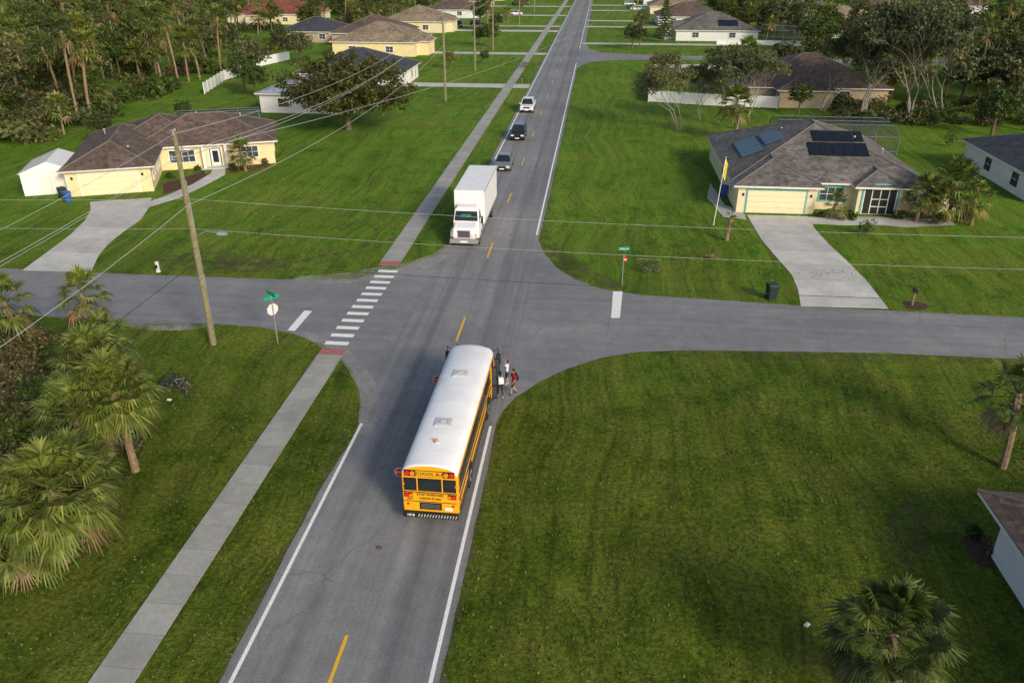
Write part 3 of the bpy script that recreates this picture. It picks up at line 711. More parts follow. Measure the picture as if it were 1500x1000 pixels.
for i in range(380):
    y = 130+random.random()**1.3*230; x = 48+random.random()*140
    if (56<x<84 and 225<y<322) or (86<x<116 and 245<y<286) or (88<x<116 and 300<y<336) or (116<x<176 and 285<y<352): continue
    if 172<y<196 and x<122: continue
    if random.random() < .28: place('woodland_palm', random.choice(pvo), x, y, random.uniform(0,6), random.uniform(.8,1.2), wr)
    else: place('woodland_tree', random.choice(tvo), x, y, random.uniform(0,6), random.uniform(.8,1.35), wr, random.uniform(.7,1.3))
for i in range(190):
    x = 34+random.random()*100; y = 118+random.random()*16+(x-36)*.02
    place('woodland_shrub', bvo[random.choice((0,1,1,3,2))], x, y, random.uniform(0,6), random.uniform(.5,1.1), wr)
yt = empty('yard_trees_mass')
for i in range(170):
    side = random.random() < .45
    y = random.uniform(205,420)
    x = random.uniform(-72,-64) if side and random.random() < .5 else (random.uniform(-44,-26) if side else random.uniform(40,60))
    if side and x > -50 and (y % 52) < 34: continue
    if -100 < x < -40 and 183 < y < 224: continue
    place('yard_tree', random.choice(tvo+pvo[:3]), x, y, random.uniform(0,6), random.uniform(.5,.95), yt)
for i in range(380):
    y = random.uniform(395,560); x = random.uniform(-340,340)
    if -14 < x < -2: continue
    place('yard_tree', random.choice(tvo+pvo[:2]), x, y, random.uniform(0,6), random.uniform(1,1.6), yt)
for (x,y,s_) in ((-68,176,.7),(-62,170,.8),(-60,136,.7),(-56,131,.6),(-64,148,.9),(-30,168,.4),(-30,210,.5),(-24,176,.3),(8,205,.6),(10,210,.5),(12,250,.7),(-58,110,.35),(22,158,.6),(34,158,.7),(40,160,.8),(47,140,.8),(20,132,.45),(-62,96,.4),(52,112,.7),(58,116,.8),(30,125,.5)):
    place('yard_tree', random.choice(tvo[:3]), x, y, x, s_, yt)
pn = MB(); pn.tube([(0,0,0),(0,0,11)], [.2,.03], 7, 'bark')
for i in range(16):
    z = 1.8+i*.58; rr = 2.6*(1-i/17)
    for j in range(9):
        a = j*.7+i; e = Vector((cos(a)*rr, sin(a)*rr, z-.25)); pn.tube([(0,0,z),tuple(e)], [.04,.015], 3, 'bark', False)
        for t in (.35,.6,.85,1): leaves(pn, (e.x*t,e.y*t,z-.25*t), .35,.35,.14, 12, .3, 'leafg', 0)
x,y = G(972,62); pn.obj('norfolk_pine', loc=(x,y,0))
def shrub(name, x, y, rx, rz, n, size, k):
    b = MB()
    for _ in range(5): leaves(b, (random.uniform(-.5,.5)*rx,random.uniform(-.5,.5)*rx,rz*random.uniform(.4,.8)), rx*.6,rx*.6,rz*.55, n//5, size, k, .3)
    b.tube([(0,0,0),(0,0,rz*.6)], .05, 5, 'bark'); b.obj(name, loc=(x,y,0))
for a,b_,rx,rz,k in ((1270,345,.9,1.1,'leafg'),(1248,322,.5,.6,'leafg'),(1318,322,.7,.8,'leafg'),(1372,328,.8,.9,'leafo'),(1412,322,.7,.8,'leafg'),(250,262,.6,.6,'leafg'),(290,250,.5,.5,'leafg'),(388,240,.5,.6,'leafg'),(340,248,.5,.6,'leafg'),(770,100,1.6,1.2,'leafo'),(1428,790,.4,.5,'leafg'),(1450,812,.35,.4,'leafo'),(1390,215,1.0,1.6,'leafg'),(1236,322,.5,.5,'leafo'),(1205,318,.4,.5,'leafg')):
    shrub('shrub', *G(a,b_), rx, rz, 260, .2, k)
for (a,b_,rx,rz,k) in ((15,560,1.8,1.7,'brush'),(45,610,1.6,1.4,'brush'),(20,640,1.8,1.6,'leafg'),(70,575,1.6,1.6,'leafg'),(90,655,1.4,1.2,'leafo'),(0,700,1.8,1.5,'brush'),(150,690,1.0,.9,'leafo'),(40,500,1.8,1.3,'brush'),(90,520,1.4,1.2,'leafg'),(-20,600,2.,2.,'brush'),(10,800,1.5,.9,'brush'),(30,530,1.6,1.5,'brush'),(190,640,.9,.8,'leafo'),(120,740,1.,.8,'leafg'),(150,500,1.2,1,'brush'),(-10,520,1.8,1.8,'leafg')):
    shrub('undergrowth_shrub', *G(a,b_+20), rx, rz, 900, .22, k)
sheet('leaf_litter', rounded(GP((-60,470),(60,474),(180,500),(210,560),(215,640),(170,700),(200,760),(90,840),(-60,880))), .006, 'dirt', .8,.2)

# ------------------------------------------------------------------ poles & wires
def upole(x, y, h, lamp=False):
    p = MB(); p.tube([(0,0,-.2),(0,0,h*.5),(0,0,h)], [.19,.165,.13], 10, 'wood')
    for z, s_ in ((h-.1,0),(h-1.0,1),(h-1.5,-1)):
        p.tube([(0,0,z),(s_*.35,-.1,z+.1)], .03, 5, 'greym'); p.tube([(s_*.35,-.1,z+.05),(s_*.35,-.1,z+.35)], .06, 6, 'greym')
    p.box(.1,.22,-.08,.08,h*.3,h*.36,'greym')
    p.tube([(.17,.05,.1),(.15,.05,h*.8)], .03, 4, 'greym')
    if lamp:
        p.tube([(.1,0,7.1),(.9,-.1,7.5),(1.7,-.15,7.45)], [.04,.035,.03], 6, 'chrome'); p.frustum((1.6,2.2,-.3,0), 7.36, (1.66,2.1,-.25,-.05), 7.5, 'chrome')
        p.tube([(.15,0,9.2),(0.1,0,6.4)], .05, 5, 'greym')
    p.obj('utility_pole', loc=(x,y,0))
PX = -23.3
upole(PX,42.7,13.1,True); upole(-24.2,130.6,13.1); upole(-24.4,165,12.5); upole(-25,199,13); upole(-24.5,260,13); upole(-24.5,320,13); upole(-24,2,13.1)
upole(11,262,11); upole(12,330,11)
Wm = MB()
def wire(a, b, sag, r=.014, k='wire'):
    a, b = Vector(a), Vector(b); Wm.tube([a.lerp(b,t/14)-Vector((0,0,sag*4*(t/14)*(1-t/14))) for t in range(15)], r, 4, k, False)
for z, dx in ((13.1,0),(12.1,.35),(11.6,-.35)):
    wire((PX+dx,42.7,z),(-24+dx,2,z),.9,.011); wire((PX+dx,42.7,z),(-24.2+dx,130.6,z),2.0,.018); wire((-24.2+dx,130.6,z),(-24.4+dx,165,z-.5),.4,.022); wire((-24.4+dx,165,z-.5),(-25+dx,199,z),.4,.025)
wire((PX,42.7,9.0),(-24,2,8.2),.8,.016); wire((PX,42.7,9.0),(-24.2,130.6,8.5),1.8,.02)
wire((PX,42.7,9.4),(60,43.5,9.6),1.0,.009); wire((PX,42.7,7.6),(60,43.5,7.8),1.0,.009); wire((PX,42.7,9.4),(-70,43,9.4),.6,.009); wire((PX,42.7,7.6),(-70,43,7.8),.6,.009)
wire((PX,42.7,5.6),(60,43.5,5.9),1.0,.014,'wired'); wire((PX,42.7,5.6),(-31,41.5,0.1),.0,.016,'wired'); wire((PX,42.7,12),(11,262,11),4,.016)
Wm.obj('overhead_wires')

# ------------------------------------------------------------------ signs
def octagon(mb, c, r, th, k, kb):
    for y0, kk in ((0, k), (th, kb)):
        pts = [(c[0]+r*cos(pi/8+i*pi/4), c[1]+y0, c[2]+r*sin(pi/8+i*pi/4)) for i in range(8)]
        mb.add(pts, [tuple(range(8)) if y0 == 0 else tuple(range(8))[::-1]], kk)
def text(body, size, loc, rot, k, parent, name='lettering', bold=.0):
    c = bpy.data.curves.new(name, 'FONT'); c.body = body; c.size = size; c.align_x = 'CENTER'; c.align_y = 'CENTER'; c.extrude = .003; c.offset = bold
    c.materials.append(MT[k]); o = bpy.data.objects.new(name, c); COL.objects.link(o); o.location = loc; o.rotation_euler = rot; o.parent = parent; return o
x,y = G(407,502)
e = empty('stop_sign', (x,y,0), radians(-128)); s = MB(); s.tube([(0,0,0),(0,0,3.2)], .035, 6, 'greym')
octagon(s, (0,-.05,2.3), .40, .012, 'signred', 'signback'); s.box(-.5,.5,-.012,.012,3.0,3.24,'signgreen'); s.M = Matrix.Rotation(pi/2,4,'Z'); s.box(-.5,.5,-.012,.012,3.26,3.5,'signgreen')
s.obj('post_and_plates', e)
x,y = G(911,417)
e = empty('street_name_sign', (x,y,0), radians(10)); s = MB(); s.tube([(0,0,0),(0,0,2.9)], .035, 6, 'greym')
s.box(-.42,.42,-.012,.012,2.7,2.93,'signgreen'); s.obj('post_and_blade', e); text('Maple St', .17, (0,-.02,2.81), (pi/2,0,0), 'paintw', e)
s = MB(); s.M = Matrix.Rotation(radians(95),4,'Z'); s.box(-.4,.4,-.012,.012,2.45,2.66,'signgreen'); s.M = Matrix(); s.box(.03,.22,-.03,-.015,1.8,2.25,'signred'); s.box(.03,.22,-.034,-.012,1.95,2.03,'paintw'); s.obj('side_blade', e)
x,y = G(232,398)
s = MB(); s.tube([(0,0,0),(0,0,.06),(0,0,.07),(0,0,.75),(0,0,.76),(0,0,.84)], [.2,.2,.14,.14,.17,.06], 12, 'signback'); s.box(-.09,.09,-.18,-.13,.35,.6,'black'); s.disc((.16,0,.5),(1,0,0),.05,.1,8,'greym'); s.obj('utility_pedestal', loc=(x,y,0))
def mailbox(x,y,rot):
    s = MB(); s.box(-.06,.06,-.06,.06,0,1.0,'wood'); 
    n=8; prof=[(-.12,1.0),(.12,1.0)]+[(.12*cos(pi*i/n),1.13+.12*sin(pi*i/n)) for i in range(n+1)]
    s.extrude(prof,-.28,.28,'black'); s.box(.02,.1,-.15,-.125,1.15,1.35,'signred'); s.obj('mailbox', loc=(x,y,0), rot=rot)
mailbox(*G(1336,447),1.5); mailbox(*G(765,122),0)
x,y = G(1045,330); e = empty('flagpole', (x,y,0)); s = MB(); s.tube([(0,0,0),(.4,0,6.2)], [.04,.025], 6, 'trim'); s.obj('pole', e)
s = MB(); vs=[];fs=[]
for i in range(4):
    for j in range(5): vs.append((.4-.03*j+i*.08, .05*sin(i*1.3+j*.5), 6.0-j*.36-i*.16))
for i in range(3):
    for j in range(4): fs.append((i*5+j,i*5+j+1,(i+1)*5+j+1,(i+1)*5+j))
s.add(vs,fs,'yflag'); s.obj('yellow_flag', e)

# ------------------------------------------------------------------ bicycles
def bike(x,y,rot,lean,k='red'):
    b = MB(); b.M = Matrix.Rotation(lean,4,'X')
    for wy in (-.5,.5):
        b.tube([(wy+.33*cos(2*pi*i/18), 0, .34+.33*sin(2*pi*i/18)) for i in range(19)], .022, 5, 'rubber', False)
        for i in range(6): b.tube([(wy,0,.34),(wy+.32*cos(i*pi/3),0,.34+.32*sin(i*pi/3))], .005, 3, 'chrome', False)
    for p in (((-.5,0,.34),(-.1,0,.3)),((-.1,0,.3),(-.2,0,.82)),((-.2,0,.74),(.32,0,.8)),((-.1,0,.3),(.34,0,.72)),((.5,0,.34),(.32,0,.95)),((-.5,0,.34),(-.18,0,.72))): b.tube(p, .022, 5, k)
    b.tube([(.3,-.28,1.0),(.36,-.1,.98),(.36,.1,.98),(.3,.28,1.0)], .015, 5, 'black'); b.tube([(-.32,0,.86),(-.08,0,.86)], [.08,.03], 6, 'black'); b.disc((-.1,0,.3),(0,1,0),.09,.03,10,'chrome')
    b.obj('bicycle', loc=(x,y,0.02), rot=rot)
x,y = G(252,577); bike(x,y,.3,.25,'black'); bike(x+.3,y+.5,.15,.2,'greym'); bike(x-.6,y+.7,1.0,.3,'clothb'); bike(x+.5,y+.2,2.4,.3,'bark')
x,y = G(949,397); bike(x,y,.1,.15,'black'); bike(x+.2,y-.5,-.1,.2,'bark')
rk = MB(); rk.tube([(-.9,0,0),(-.9,0,.8),(.9,0,.8),(.9,0,0)], .03, 6, 'wood'); rk.obj('bike_rack', loc=(x,y+.45,0))

# ------------------------------------------------------------------ vehicles
def car(name, x, y, rot, paint, kind='sedan', L=4.6, W=1.84):
    e = empty(name, (x,y,0), rot); hw = W/2
    B = MB()
    if kind == 'sedan': prof = [(-L/2,.28),(-L/2-.02,.55),(-L/2+.12,.74),(-L/2+1.25,.93),(L/2-.9,.98),(L/2-.08,.93),(L/2,.6),(L/2-.02,.3)]
    elif kind == 'suv': prof = [(-L/2,.32),(-L/2-.02,.7),(-L/2+.12,.92),(-L/2+1.2,1.06),(L/2-.15,1.08),(L/2,.7),(L/2-.02,.35)]
    else: prof = [(-L/2,.4),(-L/2-.02,.85),(-L/2+.1,1.02),(-L/2+1.3,1.15),(L/2-1.85,1.18),(L/2-.02,1.14),(L/2,.6),(L/2-.02,.45)]
    B.extrude(prof, -hw, hw, paint); B.obj('body', e, bevel=.09)
    C = MB()
    if kind == 'sedan': y0,y1,ty0,ty1,zb,zt = -L/2+1.15, L/2-.55, -L/2+1.95, L/2-1.35, .92, 1.45
    elif kind == 'suv': y0,y1,ty0,ty1,zb,zt = -L/2+1.1, L/2-.1, -L/2+1.8, L/2-.45, 1.04, 1.72
    else: y0,y1,ty0,ty1,zb,zt = -L/2+1.3, L/2-1.9, -L/2+2.0, L/2-2.1, 1.14, 1.85
    C.frustum((-hw+.06,hw-.06,y0,y1), zb, (-hw+.27,hw-.27,ty0,ty1), zt, 'glass')
    C.obj('windows', e)
    R_ = MB(); R_.frustum((-hw+.255,hw-.255,ty0-.02,ty1+.02), zt-.02, (-hw+.36,hw-.36,ty0+.15,ty1-.15), zt+.05, paint)
    for sx in (-1,1):
        a = sx*(hw-.06); b = sx*(hw-.27)
        for p,q in (((a,y0,zb),(b,ty0,zt)),((a,y1,zb),(b,ty1,zt)),((a,(y0+y1)/2,zb),(b,(ty0+ty1)/2,zt))): R_.tube([p,q], .045, 4, paint)
        R_.box(min(sx*hw,sx*(hw+.2)),max(sx*hw,sx*(hw+.2)), y0+.25,y0+.38, zb-.02,zb+.16, paint)
    R_.obj('roof_and_pillars', e)
    D = MB(); r = .33 if kind != 'pickup' else .4
    for sx in (-1,1):
        for wy in (-L/2+.9, L/2-.95):
            D.wheel(sx*(hw-.12), wy, r, .24, sx); D.disc((sx*(hw-.10), wy, r),(1,0,0), r+.07, .215, 18, 'black')
        D.box(sx*(hw-.3)-.2,sx*(hw-.3)+.2,-L/2-.035,-L/2+.2,prof[1][1]-.02,prof[1][1]+.14,'lens')
        D.box(sx*(hw-.25)-.17,sx*(hw-.25)+.17,L/2-.15,L/2+.02,prof[-2][1]+.05,prof[-2][1]+.25,'red')
    D.box(-hw*.5,hw*.5,-L/2-.04,-L/2+.1,prof[1][1]-.1,prof[1][1]+.1,'black'); D.box(-hw*.8,hw*.8,-L/2-.04,-L/2+.1,prof[0][1]+.02,prof[0][1]+.14,'black')
    D.box(-.26,.26,-L/2-.06,-L/2,prof[0][1]+.05,prof[0][1]+.17,'lens')
    if kind == 'pickup': D.box(-hw+.12,hw-.12,L/2-1.75,L/2-.1,1.1,1.2,'black')
    D.obj('wheels_and_lights', e)
car('silver_car', -10.05, 89.0, 0, 'carsilver', 'sedan'); car('black_car', -9.85, 104.4, 0, 'carblack','suv',4.4); car('white_pickup_truck', -10.3, 124.0, 0, 'carwhite','pickup',5.7,1.98)
for x,y,r,k,kd in ((-30,306,1.57,'carwhite','suv'),(-38,264,1.57,'carblack','suv'),(14,332,1.57,'carwhite','pickup'),(12,362,1.57,'carwhite','suv'),(12,345,.4,'carsilver','sedan'),(-34,352,1.5,'carblack','suv'),(74,330,1.2,'carwhite','suv'),(88,300,.7,'carwhite','sedan'),(-43,260,.1,'carblack','suv')):
    car('parked_car', x,y,r,k,kd, 4.6 if kd != 'pickup' else 5.6)

e = empty('box_truck', (-10.35, 61.9, 0))
T = MB(); T.extrude([(0.15,.75),(.1,1.25),(.25,1.62),(1.25,1.86),(1.5,1.86),(1.5,.75)], -.95, .95, 'white'); T.obj('hood', e, bevel=.1)
T = MB(); T.box(-1.08,1.08,1.3,3.1,.75,1.85,'white'); T.frustum((-1.08,1.08,1.3,3.1),1.85,(-.98,.98,1.75,3.05),2.75,'white'); T.frustum((-1.0,1.0,1.72,3.08),2.72,(-.8,.8,1.95,2.95),2.95,'white')
T.box(-.75,.75,.6,3,.5,.78,'black'); T.obj('cab', e, bevel=.05)
T = MB()
def ls(z): return 1.3+(z-1.85)*.5
T.add([(-.98,ls(1.93)-.02,1.93),(.98,ls(1.93)-.02,1.93),(.90,ls(2.66)-.02,2.66),(-.90,ls(2.66)-.02,2.66)], [(0,1,2,3)], 'glass')
for sx in (-1,1):
    xx = lambda z: sx*(1.08-(z-1.85)*.111+.012)
    T.add([(xx(1.95),1.75,1.95),(xx(1.95),2.6,1.95),(xx(2.55),2.6,2.55),(xx(2.55),2.0,2.55)], [(0,1,2,3),(3,2,1,0)], 'glass')
    T.box(min(sx*1.25,sx*1.42),max(sx*1.25,sx*1.42),1.35,1.45,1.75,2.35,'black'); T.tube([(sx*1.05,1.5,2.3),(sx*1.3,1.42,2.3)],.02,4,'black'); T.tube([(sx*1.05,1.5,1.8),(sx*1.3,1.42,1.8)],.02,4,'black')
    T.box(sx*.78-.15,sx*.78+.15,.06,.14,.95,1.2,'lens'); T.box(sx*.98-.05,sx*.98+.05,.1,.3,.95,1.2,'amber')
    T.extrude([(.45,.78),(.5,1.18),(.85,1.3),(1.3,1.3),(1.62,.95),(1.62,.75)], min(sx*.9,sx*1.2), max(sx*.9,sx*1.2), 'white')
    T.wheel(sx*1.02, 1.05, .5, .3, sx); T.wheel(sx*1.0, 8.6, .5, .55, sx)
    T.box(min(sx*.6,sx*1.1),max(sx*.6,sx*1.1),3.3,4.6,.45,.95,'greym')
T.box(-.52,.52,.055,.12,.9,1.5,'chrome')
for i in range(7): T.box(-.48,.48,.035,.056,.95+i*.075,.985+i*.075,'black')
T.box(-1.18,1.18,-.05,.2,.42,.78,'greym'); T.box(-.3,.3,-.06,-.05,.5,.66,'lens')
for i in range(5): T.box(-.6+i*.3-.05,-.6+i*.3+.05,1.98,2.08,2.93,2.99,'amber')
T.obj('wheels_glass_grille', e)
T = MB(); T.box(-1.29,1.29,3.35,12.0,1.05,3.95,'white'); T.obj('cargo_box', e, bevel=.04)
T = MB()
for sx in (-1,1):
    T.box(min(sx*1.28,sx*1.31),max(sx*1.28,sx*1.31),3.33,12.02,3.82,3.93,'greym'); T.box(min(sx*1.28,sx*1.31),max(sx*1.28,sx*1.31),3.33,12.02,1.0,1.15,'greym')
    T.tube([(sx*1.27,3.37,1.1),(sx*1.27,3.37,3.9)],.05,5,'trim')
T.box(-1.2,1.2,3.3,3.4,1.05,1.15,'greym'); T.box(-.45,.45,3.3,11.8,.75,1.03,'black')
for i in range(15): T.box(-1.2,1.2,3.9+i*.55,3.93+i*.55,3.945,3.958,'hatch')
T.obj('box_rails_and_chassis', e)
text('K7200', .30, (0,ls(2.3)-.04,2.32), (radians(63),0,0), 'signgreen', e, bold=.01)

# ------------------------------------------------------------------ school bus (front +y)
BX, BY, BL = -6.28, 27.0, 11.5
e = empty('school_bus', (BX, BY, 0), radians(-.6))
half = [(1.12,.42),(1.21,.55),(1.22,1.0),(1.22,1.7),(1.22,2.42),(1.205,2.60),(1.15,2.76),(1.03,2.88),(.85,2.96),(.6,3.02),(.3,3.06),(.1,3.07)]
ring = half+[(-x,z) for x,z in half[::-1]]; n = len(ring)
secs = [(0.0,.96,.975),(0.03,.985,.99),(.12,1,1),(BL-.35,1,1),(BL-.15,.98,.985),(BL-.02,.93,.95)]
vs = []
for yy,kx,kz in secs:
    for x,z in ring: vs.append((x*kx, yy, .42+(z-.42)*kz))
fy = []; fw = []
for i in range(len(secs)-1):
    for j in range(n-1):
        f = (i*n+j, i*n+j+1, (i+1)*n+j+1, (i+1)*n+j)[::-1]
        (fw if 5 <= j <= n-7 else fy).append(f)
    fy.append((i*n+n-1, i*n, (i+1)*n, (i+1)*n+n-1)[::-1])
fy.append(tuple(range(n))); fy.append(tuple((len(secs)-1)*n+j for j in range(n))[::-1])
Bd = MB(); Bd.add(vs, fy, 'bus_y'); Bd.obj('body', e)
Bd = MB(); Bd.add(vs, fw, 'roofw'); Bd.obj('roof', e, smooth=True)
D = MB()
for i in range(8):
    yy = .9+i*1.4
    D.tube([(x, yy, z-.004) for x, z in ring[6:n-6]], .008, 4, 'roofw', False)
for yy in (3.35, 8.0):
    D.frustum((-.40,.40,yy-.36,yy+.36), 3.04, (-.36,.36,yy-.32,yy+.32), 3.12, 'hatch','signback'); D.box(-.25,.25,yy-.22,yy+.2,3.115,3.15,'hatch'); D.box(-.12,.12,yy-.1,yy+.08,3.148,3.17,'signback')
D.disc((0,1.7,3.10),(0,0,1),.10,.10,12,'hatch'); D.disc((0,1.7,3.2),(0,0,1),.06,.12,12,'amber')
for sx in (-1,1):
    def bx(y0,y1,z0,z1,p,k): D.box(min(sx*1.2,sx*(1.22+p)),max(sx*1.2,sx*(1.22+p)),y0,y1,z0,z1,k)
    bx(.35, BL-1.75, 1.72, 2.42, .006, 'black')
    nw = 12
    for i in range(nw):
        a = .42+i*(BL-2.25)/nw; b = a+(BL-2.25)/nw-.09
        bx(a,b,1.78,2.38,.014,'glass'); bx(a,b,2.08,2.105,.022,'black')
    for z in (.72,1.22,1.6): bx(.2, 10.0 if sx > 0 else BL-.5, z, z+.075, .022, 'black')
    bx(.2,10.0 if sx>0 else BL-.5,.42,.5,.012,'black')
    for wy in (3.0, 8.9):
        D.disc((sx*1.13, wy, .56),(1,0,0),.62,.21,22,'black'); D.wheel(sx*1.06, wy, .5, .36, sx)
    D.box(min(sx*1.22,sx*1.24),max(sx*1.22,sx*1.24),.35,.5,1.0,1.12,'red'); D.box(min(sx*1.22,sx*1.24),max(sx*1.22,sx*1.24),6.0,6.12,1.0,1.08,'amber')
D.box(1.19,1.228,10.15,11.1,.5,2.45,'carpet')
for yy in (10.12, 11.12):
    D.box(1.23,1.56,yy-.02,yy+.02,.45,2.42,'black'); D.box(1.27,1.52,yy-.035,yy-.02,1.35,2.34,'glassl'); D.box(1.27,1.52,yy-.035,yy-.02,.55,1.22,'glassl')
    D.box(1.235,1.262,yy-.04,yy+.03,.45,2.42,'bus_y')
D.box(.8,1.3,10.2,11.05,.3,.36,'black')
D.box(-1.235,-1.2,BL-1.6,BL-.6,1.65,2.45,'glass')
D.box(-1.0,1.0,BL-.06,BL+.01,1.45,2.6,'glass'); D.box(-.85,.85,BL-.06,BL+.012,2.65,2.9,'black')
D.box(-1.15,1.15,BL-.1,BL+.15,.38,.7,'black')
for sx in (-1,1): D.disc((sx*.9,BL,.95),(0,1,0),.12,.06,14,'lens')
for sx in (-1,1):
    D.tube([(sx*1.1,BL-.1,2.6),(sx*1.4,BL+.2,2.7),(sx*1.42,BL+.22,2.3)], .028, 6, 'black'); D.box(sx*1.42-.12,sx*1.42+.12,BL+.2,BL+.28,1.75,2.35,'black'); D.box(sx*1.42-.09,sx*1.42+.09,BL+.18,BL+.2,1.8,2.3,'glassl')
    D.tube([(sx*.9,BL,1.3),(sx*1.3,BL+.5,1.5)], .025, 6, 'bus_y'); D.disc((sx*1.3,BL+.52,1.55),(0,1,.3),.15,.1,12,'black')
def rb(x0,x1,z0,z1,p,k): D.box(x0,x1,-p,.04,z0,z1,k)
rb(-1.08,1.08,2.46,2.78,.010,'black')
rb(-.58,.58,2.49,2.75,.022,'bus_y')
for sx in (-1,1):
    for cx_, k in ((.96,'red'),(.72,'amber')): D.disc((sx*cx_,-.02,2.62),(0,1,0),.105,.07,16,k)
    rb(min(sx*.57,sx*1.13),max(sx*.57,sx*1.13),1.72,2.38,.010,'black'); rb(min(sx*.63,sx*1.08),max(sx*.63,sx*1.08),1.77,2.33,.018,'glass')
    rb(min(sx*.76,sx*1.13),max(sx*.76,sx*1.13),1.36,1.60,.012,'black')
    D.disc((sx*1.02,-.02,1.48),(0,1,0),.10,.05,14,'red'); D.disc((sx*.84,-.02,1.48),(0,1,0),.075,.05,14,'amber')
    D.disc((sx*.98,-.02,1.02),(0,1,0),.06,.03,12,'red'); D.box(sx*1.13-.04,sx*1.13+.04,-.03,.03,2.0,2.1,'amber')
rb(-.51,.51,1.72,2.38,.010,'black'); rb(-.45,.45,1.77,2.33,.018,'glass')
rb(-.48,.48,.76,1.12,.014,'black')
for i in range(5): rb(-.42,.42,.82+i*.055,.83+i*.055,.02,'greym')
rb(-1.17,1.17,1.63,1.67,.014,'black'); rb(-1.15,1.15,1.15,1.18,.012,'black')
rb(.62,.95,.76,.92,.018,'lens')
D.box(-1.2,1.2,-.16,.06,.42,.66,'black')
for i in range(14):
    x0 = -.55+i*.125
    D.add([(x0,-.163,.46),(x0+.045,-.163,.46),(x0+.10,-.163,.62),(x0+.055,-.163,.62)], [(0,1,2,3)], 'hatch')
D.box(-1.1,1.1,.2,BL-.2,.3,.44,'black')
D.obj('fittings', e)
text('SCHOOL BUS', .215, (0,-.026,2.62), (pi/2,0,0), 'black', e, bold=.003)
text('STOP WHEN RED', .15, (0,-.008,1.53), (pi/2,0,0), 'black', e, bold=.004); text('LIGHTS FLASH', .15, (0,-.008,1.33), (pi/2,0,0), 'black', e, bold=.004)
text('1018', .17, (-.86,-.165,.54), (pi/2,0,0), 'white', e, bold=.004); text('1018', .14, (-.9,-.005,1.27), (pi/2,0,0), 'black', e, bold=.004)
for yy in (.9, 9.2):
    s = MB(); s.M = Matrix.Translation((-1.22,yy,1.95))
    s.tube([(0,0,0),(-.12,0,0)], .03, 5, 'black'); octagon(s, (-.30,-.012,0), .24, .024, 'paintw', 'paintw'); octagon(s, (-.30,-.016,0), .22, .032, 'signred', 'signred')
    s.obj('stop_arm', e); text('STOP', .15, (-1.52,yy-.024,1.95), (pi/2,0,0), 'paintw', e)

